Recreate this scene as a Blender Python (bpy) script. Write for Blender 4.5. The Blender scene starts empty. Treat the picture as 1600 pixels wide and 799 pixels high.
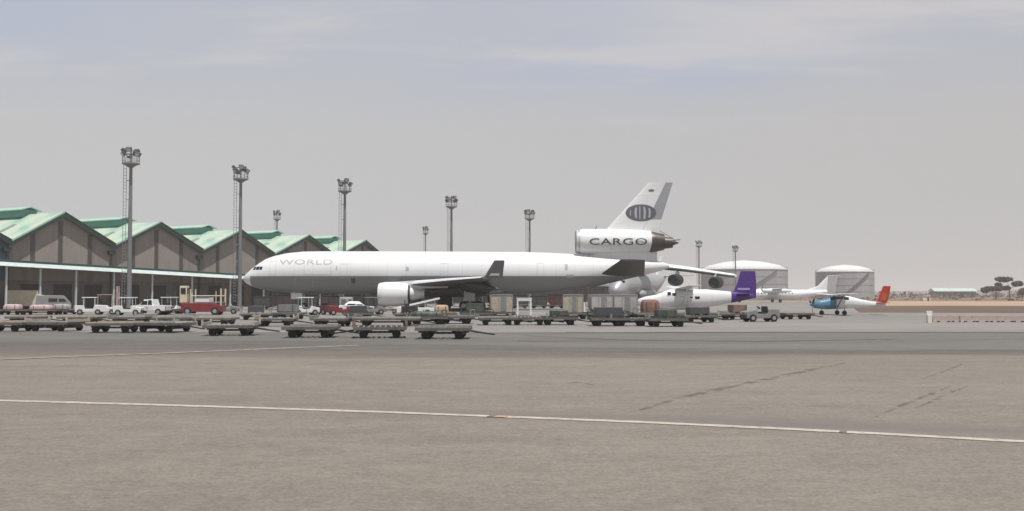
import bpy, bmesh, math, random
from mathutils import Vector, Matrix
random.seed(11)
S = bpy.context.scene
COL = S.collection
PI = math.pi
R = math.radians

# ------------------------------------------------------------------ camera geometry
CAM_H = 2.1
HAZE = .00027
F = 1600.0
TH = math.atan(61.5 / F)
def ray(px, py):
    u = (px - 800) / F; v = (399.5 - py) / F
    return Vector((u, math.cos(TH) - v * math.sin(TH), math.sin(TH) + v * math.cos(TH)))
def at(px, py, Y):
    d = ray(px, py); k = Y / d.y
    return Vector((d.x * k, Y, CAM_H + d.z * k))
def gp(px, py):
    d = ray(px, py); k = -CAM_H / d.z
    return Vector((d.x * k, d.y * k, 0))

# ------------------------------------------------------------------ mesh helpers
def box(bm, c, s, rz=0.0, ry=0.0):
    m = Matrix.Translation(Vector(c)) @ Matrix.Rotation(rz, 4, 'Z') @ Matrix.Rotation(ry, 4, 'Y') @ Matrix.Diagonal((s[0], s[1], s[2], 1))
    return bmesh.ops.create_cube(bm, size=1.0, matrix=m)
def tube(bm, p0, p1, r0, r1=None, n=10, cap=True):
    r1 = r0 if r1 is None else r1
    p0 = Vector(p0); p1 = Vector(p1); d = p1 - p0
    q = d.to_track_quat('Z', 'Y').to_matrix().to_4x4()
    m = Matrix.Translation((p0 + p1) / 2) @ q
    bmesh.ops.create_cone(bm, cap_ends=cap, cap_tris=False, segments=n, radius1=r0, radius2=r1, depth=d.length, matrix=m)
def loft(bm, rings, cap=True):
    vr = [[bm.verts.new(p) for p in r] for r in rings]
    n = len(vr[0])
    for a, b in zip(vr, vr[1:]):
        for i in range(n):
            j = (i + 1) % n
            try: bm.faces.new((a[i], a[j], b[j], b[i]))
            except ValueError: pass
    if cap:
        bm.faces.new(list(reversed(vr[0]))); bm.faces.new(vr[-1])
def xring(x, zc, ry, rz, n=36, yc=0.0, p=2.0):
    out = []
    for i in range(n):
        a = 2 * PI * i / n; c, s = math.cos(a), math.sin(a)
        out.append((x, yc + ry * math.copysign(abs(c) ** (2 / p), c), zc + rz * math.copysign(abs(s) ** (2 / p), s)))
    return out
def prism(bm, pts, y0, y1, top_in=0.0, ztop=None):
    # side profile (x,z) extruded across y
    zs = [p[1] for p in pts]; zt = max(zs)
    def ins(z):
        if ztop is None or z <= ztop: return 0.0
        return top_in * (z - ztop) / max(1e-6, zt - ztop)
    a = [bm.verts.new((x, y0 + ins(z), z)) for x, z in pts]
    b = [bm.verts.new((x, y1 - ins(z), z)) for x, z in pts]
    n = len(pts)
    for i in range(n):
        j = (i + 1) % n
        bm.faces.new((a[i], a[j], b[j], b[i]))
    bm.faces.new(list(reversed(a))); bm.faces.new(b)
def airfoil_ring(le, chord, z, t, y, axis='wing', n=7):
    # closed loop, x from LE; upper then lower
    xs = [0.5 * (1 - math.cos(PI * i / n)) for i in range(n + 1)]
    def h(s): return 5 * t * (0.2969 * math.sqrt(s) - .126 * s - .3516 * s * s + .2843 * s ** 3 - .1036 * s ** 4)
    up = [(le + chord * s, h(s)) for s in xs]
    lo = [(le + chord * s, -h(s) * (.75 if axis == 'wing' else 1)) for s in reversed(xs[1:-1])]
    if axis == 'wing': return [(x, y, z + w) for x, w in up + lo]
    return [(x, y + w, z) for x, w in up + lo]

WHOLE = {'stair_rail', 'ladder', 'platform', 'rollers', 'deck', 'louvre', 'downpipe', 'door_outline', 'lettering', 'emblem_bars', 'stair', 'stiffener', 'handrail', 'crown', 'frame', 'edge_frame', 'far_scrub', 'dry_brush', 'grille', 'pole', 'side_window', 'trunk', 'tyre_mark', 'lens'}
def clusters(bm):
    left = set(bm.verts); comps = []
    while left:
        st = [left.pop()]; c = set(st)
        while st:
            for e in st.pop().link_edges:
                for v in e.verts:
                    if v in left: left.discard(v); c.add(v); st.append(v)
        lo = [min(v.co[i] for v in c) - .012 for i in range(3)]; hi = [max(v.co[i] for v in c) + .012 for i in range(3)]
        comps.append([c, lo, hi])
    go = True
    while go:
        go = False
        for i in range(len(comps)):
            for j in range(i + 1, len(comps)):
                a, b = comps[i], comps[j]
                if all(a[1][k] <= b[2][k] and b[1][k] <= a[2][k] for k in range(3)):
                    comps[i] = [a[0] | b[0], [min(x) for x in zip(a[1], b[1])], [max(x) for x in zip(a[2], b[2])]]; del comps[j]; go = True; break
            if go: break
    return [c[0] for c in comps]
def build(name, bm, m, parent=None, smooth=False, bevel=0.0, loc=None, rot=None, split=35):
    if parent is not None and name not in WHOLE and len(bm.verts) < 1500:
        cl = clusters(bm)
        if 2 <= len(cl) <= 40:
            first = None
            for c in sorted(cl, key=len, reverse=True):
                q = bm.copy(); keep = {v.index for v in c} if False else None
                bm.verts.index_update(); ids = {v.index for v in c}
                q.verts.ensure_lookup_table()
                bmesh.ops.delete(q, geom=[v for i, v in enumerate(q.verts) if i not in ids], context='VERTS')
                o = build1(name, q, m, parent, smooth, bevel, loc, rot, split); first = first or o
            bm.free(); return first
    return build1(name, bm, m, parent, smooth, bevel, loc, rot, split)
def build1(name, bm, m, parent=None, smooth=False, bevel=0.0, loc=None, rot=None, split=35):
    bmesh.ops.recalc_face_normals(bm, faces=bm.faces[:])
    me = bpy.data.meshes.new(name)
    if smooth:
        for f in bm.faces: f.smooth = True
        for e in bm.edges:
            if len(e.link_faces) == 2 and e.calc_face_angle(0) > R(split): e.smooth = False
    bm.to_mesh(me); bm.free()
    o = bpy.data.objects.new(name, me); COL.objects.link(o)
    me.materials.append(m)
    if parent: o.parent = parent
    if loc is not None: o.location = loc
    if rot is not None: o.rotation_euler = rot
    if bevel:
        b = o.modifiers.new('Bevel', 'BEVEL'); b.width = bevel; b.segments = 2; b.limit_method = 'ANGLE'
    return o
def tag(o, label=None, cat=None, group=None, kind=None):
    if label: o['label'] = label
    if cat: o['category'] = cat
    if group: o['group'] = group
    if kind: o['kind'] = kind
    return o
def thing(name, label, cat, loc=(0, 0, 0), rz=0.0, group=None):
    o = bpy.data.objects.new(name, None); COL.objects.link(o)
    o.empty_display_size = .3
    o.location = loc; o.rotation_euler = (0, 0, rz)
    return tag(o, label, cat, group)
def dup(o, loc, rz, label, group=None, swap=None):
    def cp(x, parent):
        c = x.copy(); COL.objects.link(c)
        if parent: c.parent = parent
        if swap and c.type == 'MESH' and c.data.materials and c.data.materials[0] in swap:
            key = (c.data.name, swap[c.data.materials[0]].name)
            if key not in _swapped:
                d = c.data.copy(); d.materials[0] = swap[c.data.materials[0]]; _swapped[key] = d
            c.data = _swapped[key]
        for ch in [k for k in kids.get(x.name, [])]: cp(ch, c)
        return c
    kids = {}
    def walk(x):
        kids[x.name] = list(x.children)
        for k in x.children: walk(k)
    walk(o)
    r = cp(o, None); r.location = loc; r.rotation_euler = (0, 0, rz)
    r['label'] = label
    if group: r['group'] = group
    return r
_swapped = {}

# ------------------------------------------------------------------ materials
def srgb(*c):
    return tuple(((v / 255) / 12.92 if v / 255 <= .04045 else ((v / 255 + .055) / 1.055) ** 2.4) for v in c)
def pm(name, col, rough=.6, metal=0.0, var=.15, scale=3.0, bump=0.0, dirt=None, dirt_amt=0.0, stretch=(1, 1, 1)):
    m = bpy.data.materials.new(name); m.use_nodes = True
    nt = m.node_tree; N = nt.nodes; L = nt.links
    b = N['Principled BSDF']
    tc = N.new('ShaderNodeTexCoord'); mp = N.new('ShaderNodeMapping')
    mp.inputs['Scale'].default_value = stretch
    L.new(tc.outputs['Object'], mp.inputs['Vector'])
    nz = N.new('ShaderNodeTexNoise'); nz.inputs['Scale'].default_value = scale
    nz.inputs['Detail'].default_value = 6; nz.inputs['Roughness'].default_value = .65
    L.new(mp.outputs['Vector'], nz.inputs['Vector'])
    rp = N.new('ShaderNodeValToRGB')
    rp.color_ramp.elements[0].position = .28; rp.color_ramp.elements[1].position = .72
    lo = tuple(max(0, c * (1 - var)) for c in col); hi = tuple(min(.95, c * (1 + var)) for c in col)
    rp.color_ramp.elements[0].color = (*lo, 1); rp.color_ramp.elements[1].color = (*hi, 1)
    L.new(nz.outputs['Fac'], rp.inputs['Fac'])
    out = rp.outputs['Color']
    if dirt:
        n2 = N.new('ShaderNodeTexNoise'); n2.inputs['Scale'].default_value = scale * .6; n2.inputs['Detail'].default_value = 8
        n2.inputs['Roughness'].default_value = .75
        L.new(mp.outputs['Vector'], n2.inputs['Vector'])
        r2 = N.new('ShaderNodeValToRGB'); r2.color_ramp.elements[0].position = .48; r2.color_ramp.elements[1].position = .7
        r2.color_ramp.elements[1].color = (dirt_amt,) * 3 + (1,)
        L.new(n2.outputs['Fac'], r2.inputs['Fac'])
        mx = N.new('ShaderNodeMixRGB'); mx.inputs['Color2'].default_value = (*dirt, 1)
        L.new(r2.outputs['Color'], mx.inputs['Fac']); L.new(out, mx.inputs['Color1']); out = mx.outputs['Color']
    L.new(out, b.inputs['Base Color'])
    b.inputs['Roughness'].default_value = rough; b.inputs['Metallic'].default_value = metal
    if bump:
        bp = N.new('ShaderNodeBump'); bp.inputs['Strength'].default_value = bump; bp.inputs['Distance'].default_value = .05
        L.new(nz.outputs['Fac'], bp.inputs['Height']); L.new(bp.outputs['Normal'], b.inputs['Normal'])
    return m
M = {}
M['jetwhite'] = pm('aircraft_white_paint', (.78, .78, .77), .32, 0, .03, .35, dirt=(.5, .48, .45), dirt_amt=.22, stretch=(.3, 1, 2))
def skin_joints(m, pitch, w, dark):
    nt = m.node_tree; N = nt.nodes; L = nt.links; b = N['Principled BSDF']
    src = b.inputs['Base Color'].links[0].from_socket
    tc = N.new('ShaderNodeTexCoord'); sp = N.new('ShaderNodeSeparateXYZ'); L.new(tc.outputs['Object'], sp.inputs[0])
    fr = None
    for ax, p_ in ((0, pitch), (2, pitch * .52)):
        q = N.new('ShaderNodeMath'); q.operation = 'PINGPONG'; q.inputs[1].default_value = p_ / 2; L.new(sp.outputs[ax], q.inputs[0])
        c_ = N.new('ShaderNodeMath'); c_.operation = 'LESS_THAN'; c_.inputs[1].default_value = w; L.new(q.outputs[0], c_.inputs[0])
        if fr is None: fr = c_
        else:
            a_ = N.new('ShaderNodeMath'); a_.operation = 'MAXIMUM'; L.new(fr.outputs[0], a_.inputs[0]); L.new(c_.outputs[0], a_.inputs[1]); fr = a_
    mu = N.new('ShaderNodeMath'); mu.operation = 'MULTIPLY'; mu.inputs[1].default_value = dark; L.new(fr.outputs[0], mu.inputs[0])
    mx = N.new('ShaderNodeMixRGB'); mx.inputs['Color2'].default_value = (.15, .15, .15, 1)
    L.new(mu.outputs[0], mx.inputs['Fac']); L.new(src, mx.inputs['Color1']); L.new(mx.outputs['Color'], b.inputs['Base Color'])
skin_joints(M['jetwhite'], 2.6, .022, .25)
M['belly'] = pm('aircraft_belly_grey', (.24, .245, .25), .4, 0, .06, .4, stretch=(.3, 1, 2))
M['regional'] = pm('regional_white_paint', (.80, .80, .81), .35, 0, .02, .5)
M['jetgrey'] = pm('aircraft_grey_paint', (.33, .34, .36), .4, 0, .08, .6)
M['jetdark'] = pm('aircraft_dark_paint', (.07, .07, .08), .4, 0, .15, 1)
M['wingdark'] = pm('wing_skin_shaded', (.16, .16, .165), .5, 0, .12, .5, stretch=(1, .3, 1))  # whole wing darkened, shade of the underside put into the colour
M['wingmetal'] = pm('wing_skin', (.42, .42, .43), .4, .3, .08, .5, stretch=(1, .3, 1))
M['titan'] = pm('exhaust_metal', (.10, .085, .075), .45, .7, .3, 2)
M['stab'] = pm('dark_underside_shade', (.09, .08, .075), .5, 0, .12, 1)  # even dark tone carrying the underside shade of flaps and stabilisers
M['winglet'] = pm('winglet_grey', (.15, .15, .155), .45, 0, .2, 1.2)
M['steel'] = pm('bare_steel', (.45, .45, .45), .4, .8, .15, 4)
M['rubber'] = pm('tyre_rubber', (.025, .024, .023), .85, 0, .25, 8)
M['glass'] = pm('dark_window_glass', (.015, .018, .022), .08, 0, .1, 2)
M['letter'] = pm('pale_grey_lettering', (.43, .44, .47), .5, 0, .1, 2)
M['outline'] = pm('panel_gap_grey', (.52, .52, .53), .5, 0, .1, 2)
M['letterdark'] = pm('dark_lettering', (.035, .035, .04), .5, 0, .1, 2)
M['emblem'] = pm('emblem_dark_grey', (.12, .12, .14), .45, 0, .1, 2)
M['galv'] = pm('galvanised_steel', (.22, .22, .225), .55, .3, .15, 1.5, stretch=(1, 1, .15))
M['lamp'] = pm('floodlight_housing', (.10, .10, .105), .5, .2, .2, 3)
M['lens'] = pm('floodlight_glass', (.5, .5, .5), .15, 0, .05, 3)
M['white'] = pm('vehicle_white', (.75, .75, .74), .4, 0, .06, 1.5, dirt=(.35, .3, .25), dirt_amt=.35)
M['red'] = pm('vehicle_red', (.22, .018, .022), .45, 0, .2, 2, dirt=(.2, .08, .06), dirt_amt=.5)
M['maroon'] = pm('vehicle_maroon', (.12, .03, .035), .5, 0, .2, 2, dirt=(.2, .14, .12), dirt_amt=.5)
M['pink'] = pm('faded_pink_wrap', (.50, .38, .38), .6, 0, .2, 3)
M['grey'] = pm('vehicle_grey', (.22, .225, .225), .5, 0, .15, 2, dirt=(.2, .17, .14), dirt_amt=.4)
M['dkgreen'] = pm('dolly_dark_green', (.05, .07, .058), .6, 0, .3, 3, dirt=(.22, .17, .12), dirt_amt=.6)
M['green'] = pm('dolly_grey_green', (.25, .265, .235), .6, 0, .25, 3, dirt=(.25, .2, .14), dirt_amt=.6)
M['beige'] = pm('dolly_beige', (.46, .41, .33), .6, 0, .22, 3, dirt=(.25, .17, .11), dirt_amt=.6)
M['rust'] = pm('dolly_rust_brown', (.24, .15, .11), .75, 0, .3, 4, dirt=(.12, .07, .05), dirt_amt=.6)
M['dgrey'] = pm('dolly_grey', (.36, .35, .33), .6, 0, .22, 3, dirt=(.22, .17, .13), dirt_amt=.6)
M['alu'] = pm('aluminium_sheet', (.50, .48, .45), .45, .4, .15, 2, dirt=(.3, .25, .2), dirt_amt=.5)
M['tan'] = pm('tan_board', (.42, .30, .19), .75, 0, .2, 3, dirt=(.25, .16, .1), dirt_amt=.4)
M['cream'] = pm('cream_paint', (.62, .55, .40), .5, 0, .12, 2, dirt=(.35, .28, .18), dirt_amt=.4)
M['tarp'] = pm('brown_tarpaulin', (.20, .10, .075), .7, 0, .3, 3, bump=.4)
M['tarpb'] = pm('beige_tarpaulin', (.42, .37, .28), .7, 0, .25, 3, bump=.4)
M['black'] = pm('black_steel', (.03, .03, .03), .6, 0, .3, 4)
M['purple'] = pm('purple_paint', (.075, .03, .20), .4, 0, .12, 1)
M['pinkstripe'] = pm('lilac_stripe', (.42, .30, .50), .4, 0, .1, 1)
M['blue'] = pm('sky_blue_paint', (.11, .25, .36), .4, 0, .1, 1)
M['tailred'] = pm('tail_red_paint', (.42, .035, .025), .4, 0, .15, 1)
M['orange'] = pm('tail_orange_paint', (.38, .12, .04), .4, 0, .2, 1)
M['tankwall'] = pm('storage_tank_wall', (.38, .38, .39), .6, 0, .12, .08, stretch=(1, 1, .3), dirt=(.22, .2, .19), dirt_amt=.4)
M['tankroof'] = pm('storage_tank_roof', (.74, .73, .71), .5, 0, .06, .1)
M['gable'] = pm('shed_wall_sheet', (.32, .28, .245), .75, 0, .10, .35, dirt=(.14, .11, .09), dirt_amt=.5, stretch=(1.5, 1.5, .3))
M['gablelow'] = pm('shed_wall_shaded', (.24, .21, .19), .8, 0, .2, .5, dirt=(.07, .06, .05), dirt_amt=.5, stretch=(1.5, 1.5, .3))  # darker copy of the shed wall, under-canopy shade put into the colour
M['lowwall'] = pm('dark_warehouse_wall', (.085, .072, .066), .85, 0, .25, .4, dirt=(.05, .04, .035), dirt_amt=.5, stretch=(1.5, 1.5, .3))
M['bluewall'] = pm('blue_grey_wall', (.10, .14, .18), .7, 0, .15, .5)
M['louvre'] = pm('dark_louvre', (.075, .066, .06), .7, 0, .25, 1)
M['louvreg'] = pm('gable_louvre', (.14, .125, .11), .7, 0, .25, 1)
M['trim'] = pm('dark_green_trim_and_shade', (.03, .055, .042), .6, 0, .2, 1)  # downpipe trim, also the overhang shade coloured onto the rakes
M['mint'] = pm('mint_trim', (.40, .56, .475), .5, 0, .1, 1)
M['fascia'] = pm('canopy_fascia_paint', (.66, .74, .71), .5, 0, .08, .6, dirt=(.35, .4, .36), dirt_amt=.35, stretch=(1, 1, 3))
M['teal'] = pm('teal_trim', (.10, .26, .205), .5, 0, .12, 1)
M['tealdark'] = pm('dark_teal_trim', (.03, .085, .075), .5, 0, .15, 1)
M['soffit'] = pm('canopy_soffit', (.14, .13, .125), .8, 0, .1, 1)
M['post'] = pm('pale_post', (.55, .58, .57), .6, 0, .12, 1)
M['barrier'] = pm('concrete_barrier', (.34, .26, .235), .8, 0, .18, 2, dirt=(.2, .14, .11), dirt_amt=.5)
M['hut'] = pm('whitewash', (.7, .66, .6), .7, 0, .08, 1)
M['farwall'] = pm('far_building_wall', (.20, .165, .145), .8, 0, .12, .2)
M['farroof'] = pm('far_building_roof', (.48, .58, .53), .6, 0, .08, .2)
M['leaf'] = pm('acacia_leaves_hazed', (.085, .085, .055), .8, 0, .35, .8)  # foliage tone lightened, distance haze put into the colour
M['leafdry'] = pm('dry_scrub_leaves', (.17, .135, .095), .85, 0, .4, .3)
M['bark'] = pm('tree_bark', (.10, .08, .065), .9, 0, .3, 2)

def roof_mat():
    m = bpy.data.materials.new('green_roof_sheet'); m.use_nodes = True
    nt = m.node_tree; N = nt.nodes; L = nt.links; b = N['Principled BSDF']
    tc = N.new('ShaderNodeTexCoord')
    nz = N.new('ShaderNodeTexNoise'); nz.inputs['Scale'].default_value = .35; nz.inputs['Detail'].default_value = 8
    L.new(tc.outputs['Object'], nz.inputs['Vector'])
    rp = N.new('ShaderNodeValToRGB')
    e = rp.color_ramp.elements
    e[0].position = .34; e[0].color = (.29, .44, .345, 1); e[1].position = .66; e[1].color = (.56, .57, .42, 1)
    x = rp.color_ramp.elements.new(.5); x.color = (.43, .55, .45, 1)
    L.new(nz.outputs['Fac'], rp.inputs['Fac'])
    wv = N.new('ShaderNodeTexWave'); wv.inputs['Scale'].default_value = 1.6; wv.bands_direction = 'DIAGONAL'
    L.new(tc.outputs['Object'], wv.inputs['Vector'])
    bp = N.new('ShaderNodeBump'); bp.inputs['Strength'].default_value = .35; bp.inputs['Distance'].default_value = .05
    L.new(wv.outputs['Fac'], bp.inputs['Height']); L.new(bp.outputs['Normal'], b.inputs['Normal'])
    L.new(rp.outputs['Color'], b.inputs['Base Color']); b.inputs['Roughness'].default_value = .55
    return m
M['roof'] = roof_mat()

def ground_mat(name, c_lo, c_mid, c_hi, patch=.06, stretch=(.35, 1, 1), speck=.22, band=None, bandcol=None, rough=.9, streak=.0, fade=None):
    m = bpy.data.materials.new(name); m.use_nodes = True
    nt = m.node_tree; N = nt.nodes; L = nt.links; b = N['Principled BSDF']
    tc = N.new('ShaderNodeTexCoord')
    def noise(scale, detail=6, st=(1, 1, 1), rgh=.6):
        mp = N.new('ShaderNodeMapping'); mp.inputs['Scale'].default_value = st
        L.new(tc.outputs['Object'], mp.inputs['Vector'])
        n = N.new('ShaderNodeTexNoise'); n.inputs['Scale'].default_value = scale; n.inputs['Detail'].default_value = detail
        n.inputs['Roughness'].default_value = rgh
        L.new(mp.outputs['Vector'], n.inputs['Vector']); return n
    n1 = noise(patch, 9, stretch, .62)
    rp = N.new('ShaderNodeValToRGB'); e = rp.color_ramp.elements
    e[0].position = .32; e[0].color = (*c_lo, 1); e[1].position = .7; e[1].color = (*c_hi, 1)
    k = e.new(.5); k.color = (*c_mid, 1)
    L.new(n1.outputs['Fac'], rp.inputs['Fac'])
    out = rp.outputs['Color']
    def mul(fac_socket, lo, hi, a, bpos):
        nonlocal out
        r = N.new('ShaderNodeValToRGB'); r.color_ramp.elements[0].position = a; r.color_ramp.elements[1].position = bpos
        r.color_ramp.elements[0].color = (lo, lo, lo, 1); r.color_ramp.elements[1].color = (hi, hi, hi, 1)
        L.new(fac_socket, r.inputs['Fac'])
        mx = N.new('ShaderNodeMixRGB'); mx.blend_type = 'MULTIPLY'; mx.inputs['Fac'].default_value = 1
        L.new(out, mx.inputs['Color1']); L.new(r.outputs['Color'], mx.inputs['Color2']); out = mx.outputs['Color']
    n2 = noise(1.3, 8, (.5, 1, 1), .7); mul(n2.outputs['Fac'], 1 - speck * .55, 1 + speck * .45, .3, .7)
    n3 = noise(10, 8, (.8, 1, 1), .8); mul(n3.outputs['Fac'], 1 - speck * 1.3, 1 + speck * 1.1, .32, .68)
    n5 = noise(.5, 6, (.3, 1.1, 1), .65); mul(n5.outputs['Fac'], 1 - speck * .4 - streak, 1 + speck * .3 + streak, .35, .65)
    n6 = noise(3.2, 7, (.6, 1.0, 1), .75); mul(n6.outputs['Fac'], 1 - speck * .45, 1 + speck * .4, .36, .64)
    n4 = N.new('ShaderNodeTexVoronoi'); n4.inputs['Scale'].default_value = 22
    L.new(tc.outputs['Object'], n4.inputs['Vector']); mul(n4.outputs['Distance'], 1 + speck * .7, 1 - speck * .6, .1, .7)
    if band:
        # a worn, rubber-stained strip beside the painted line (own shape, broken up by noise)
        (px, py), (nx, ny), w = band
        sp = N.new('ShaderNodeSeparateXYZ'); L.new(tc.outputs['Object'], sp.inputs[0])
        def math_(op, a, b2, clamp=False):
            q = N.new('ShaderNodeMath'); q.operation = op; q.use_clamp = clamp
            for i, v in enumerate((a, b2)):
                if isinstance(v, (int, float)): q.inputs[i].default_value = v
                else: L.new(v, q.inputs[i])
            return q.outputs[0]
        d = math_('ADD', math_('MULTIPLY', math_('SUBTRACT', sp.outputs[0], px), nx), math_('MULTIPLY', math_('SUBTRACT', sp.outputs[1], py), ny))
        nb = noise(.25, 6, (.25, 1, 1), .6)
        d2 = math_('ADD', d, math_('MULTIPLY', math_('SUBTRACT', nb.outputs['Fac'], .5), 2.2))
        f = math_('SUBTRACT', 1.0, math_('ABSOLUTE', math_('DIVIDE', math_('SUBTRACT', d2, w), w), 0), True)
        xr = N.new('ShaderNodeMapRange'); xr.inputs[1].default_value = -4; xr.inputs[2].default_value = 3; xr.inputs[3].default_value = .25; xr.inputs[4].default_value = 1
        L.new(sp.outputs[0], xr.inputs[0])
        f = math_('MULTIPLY', math_('MULTIPLY', f, 1.0, True), math_('MULTIPLY', xr.outputs[0], .75))
        mx = N.new('ShaderNodeMixRGB'); mx.inputs['Color2'].default_value = (*bandcol, 1)
        L.new(f, mx.inputs['Fac']); L.new(out, mx.inputs['Color1']); out = mx.outputs['Color']
    if fade:
        # old surface showing through along the ragged near edge of a newer one
        y0, y1, fc = fade
        sp = N.new('ShaderNodeSeparateXYZ'); L.new(tc.outputs['Object'], sp.inputs[0])
        nf = noise(.16, 9, (.3, 1, 1), .7)
        wx = N.new('ShaderNodeMapRange'); wx.inputs[1].default_value = -12; wx.inputs[2].default_value = 8; wx.inputs[3].default_value = 14; wx.inputs[4].default_value = 6.0
        L.new(sp.outputs[0], wx.inputs[0])
        am = N.new('ShaderNodeMath'); am.operation = 'MULTIPLY_ADD'; am.inputs[1].default_value = -9; am.inputs[2].default_value = 4.5 - y0
        L.new(nf.outputs['Fac'], am.inputs[0])
        ad = N.new('ShaderNodeMath'); ad.operation = 'ADD'; L.new(am.outputs[0], ad.inputs[0]); L.new(sp.outputs[1], ad.inputs[1])
        dv = N.new('ShaderNodeMath'); dv.operation = 'DIVIDE'; dv.use_clamp = True; L.new(ad.outputs[0], dv.inputs[0]); L.new(wx.outputs[0], dv.inputs[1])
        tr = N.new('ShaderNodeBsdfTransparent'); ms = N.new('ShaderNodeMixShader')
        L.new(dv.outputs[0], ms.inputs[0]); L.new(tr.outputs[0], ms.inputs[1]); L.new(b.outputs[0], ms.inputs[2])
        L.new(ms.outputs[0], N['Material Output'].inputs['Surface'])
    L.new(out, b.inputs['Base Color']); b.inputs['Roughness'].default_value = rough
    b.inputs['Specular IOR Level'].default_value = .25
    bp = N.new('ShaderNodeBump'); bp.inputs['Strength'].default_value = .35; bp.inputs['Distance'].default_value = .02
    L.new(n3.outputs['Fac'], bp.inputs['Height']); L.new(bp.outputs['Normal'], b.inputs['Normal'])
    return m

# ------------------------------------------------------------------ ground
LA = gp(0, 625.5); LB = gp(1600, 690.5)
ld = (LB - LA).normalized(); ln = Vector((-ld.y, ld.x, 0))
if ln.y < 0: ln = -ln
gm_fore = ground_mat('apron_asphalt', (.205, .177, .147), (.228, .199, .166), (.252, .221, .186), speck=.17,
                     band=((LA.x, LA.y), (ln.x, ln.y), 1.1), bandcol=(.165, .145, .132))
gm_strip = ground_mat('taxi_lane_asphalt', (.138, .129, .115), (.166, .156, .139), (.194, .183, .164), speck=.14, patch=.045, stretch=(.12, 1, 1), streak=.05, fade=(34.3, 44, (.222, .194, .164)))
gm_pale = ground_mat('pale_apron_concrete', (.20, .185, .168), (.255, .236, .214), (.30, .278, .25), speck=.16, patch=.04, stretch=(.3, 1, 1), streak=.06)
gm_verge = ground_mat('dry_grass_verge', (.12, .085, .06), (.16, .115, .082), (.20, .15, .108), speck=.35, patch=.05)
gm_sand = ground_mat('sandy_strip', (.38, .265, .165), (.43, .305, .195), (.48, .35, .235), speck=.15, patch=.02)
gm_scrub = ground_mat('savanna_earth', (.18, .125, .09), (.23, .165, .12), (.29, .21, .155), speck=.3, patch=.008)
gm_conc = ground_mat('drain_concrete', (.09, .085, .08), (.12, .113, .105), (.15, .14, .13), speck=.2, patch=.3)

def sheet(name, pts, z, m, kind='structure'):
    bm = bmesh.new()
    bm.faces.new([bm.verts.new((x, y, z)) for x, y in pts])
    return tag(build(name, bm, m), kind=kind)
def wavy(y, x0, x1, amp, n, seed):
    rr = random.Random(seed)
    return [(x0 + (x1 - x0) * i / n, y + rr.uniform(-amp, amp)) for i in range(n + 1)]
sheet('ground', [(-4000, -60), (4000, -60), (4000, 6000), (-4000, 6000)], -.02, gm_scrub)
sheet('apron', [(-400, -50), (400, -50), (400, 140)] + [(-400, 330)], -.012, gm_fore)
sheet('concrete_apron', [(-380, 57)] + [(56, 57), (300, 56.2), (300, 112)] + [(60, 118), (41, 121), (66, 200), (110, 312), (36, 330), (-380, 330)], .006, gm_pale)  # right edge stretched under the regional airliner to cut warm ground bounce
sheet('taxi_lane', wavy(29, -350, 350, .35, 60, 3) + [(350, 57.6), (-350, 55.5)], -.001, gm_strip)
# drain channel along the far edge of the taxi lane
sheet('drain_channel', [(3, 57.3), (300, 58.6), (300, 59.5), (3, 57.75)], .012, gm_conc)
sheet('patched_seam', [(0.4, 46.4), (6, 46.7), (7.4, 47.2), (0.2, 47.0)], .004, gm_conc)
sheet('sandy_strip', wavy(196, 30, 1500, 3, 40, 5) + list(reversed(wavy(345, 30, 1500, 6, 40, 6))), -.010, gm_sand)
sheet('grass_verge', wavy(120, 39, 900, 1.2, 60, 7) + list(reversed(wavy(198, 39, 900, 3, 60, 8))), .002, gm_verge)
paint = pm('line_paint_white', (.50, .44, .365), .8, 0, .16, 5, dirt=(.27, .235, .195), dirt_amt=.9)
paint2 = pm('line_paint_worn', (.40, .36, .30), .85, 0, .2, 5, dirt=(.2, .18, .155), dirt_amt=.95)
paint3 = pm('line_paint_orange', (.48, .28, .17), .8, 0, .2, 6)
tyre_m = pm('rubber_streak', (.158, .138, .120), .9, 0, .14, 3)
def worn(m, lo, hi, sc):
    nt = m.node_tree; N = nt.nodes; L = nt.links; b = N['Principled BSDF']
    tc = N.new('ShaderNodeTexCoord'); nz = N.new('ShaderNodeTexNoise'); nz.inputs['Scale'].default_value = sc; nz.inputs['Detail'].default_value = 6
    L.new(tc.outputs['Object'], nz.inputs['Vector'])
    mr = N.new('ShaderNodeMapRange'); mr.inputs[1].default_value = lo; mr.inputs[2].default_value = hi; L.new(nz.outputs['Fac'], mr.inputs[0])
    tr = N.new('ShaderNodeBsdfTransparent'); ms = N.new('ShaderNodeMixShader')
    L.new(mr.outputs[0], ms.inputs[0]); L.new(tr.outputs[0], ms.inputs[1]); L.new(b.outputs[0], ms.inputs[2])
    L.new(ms.outputs[0], N['Material Output'].inputs['Surface'])
worn(tyre_m, .40, .75, 2.2)
worn(paint, .20, .42, 3.5)
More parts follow.
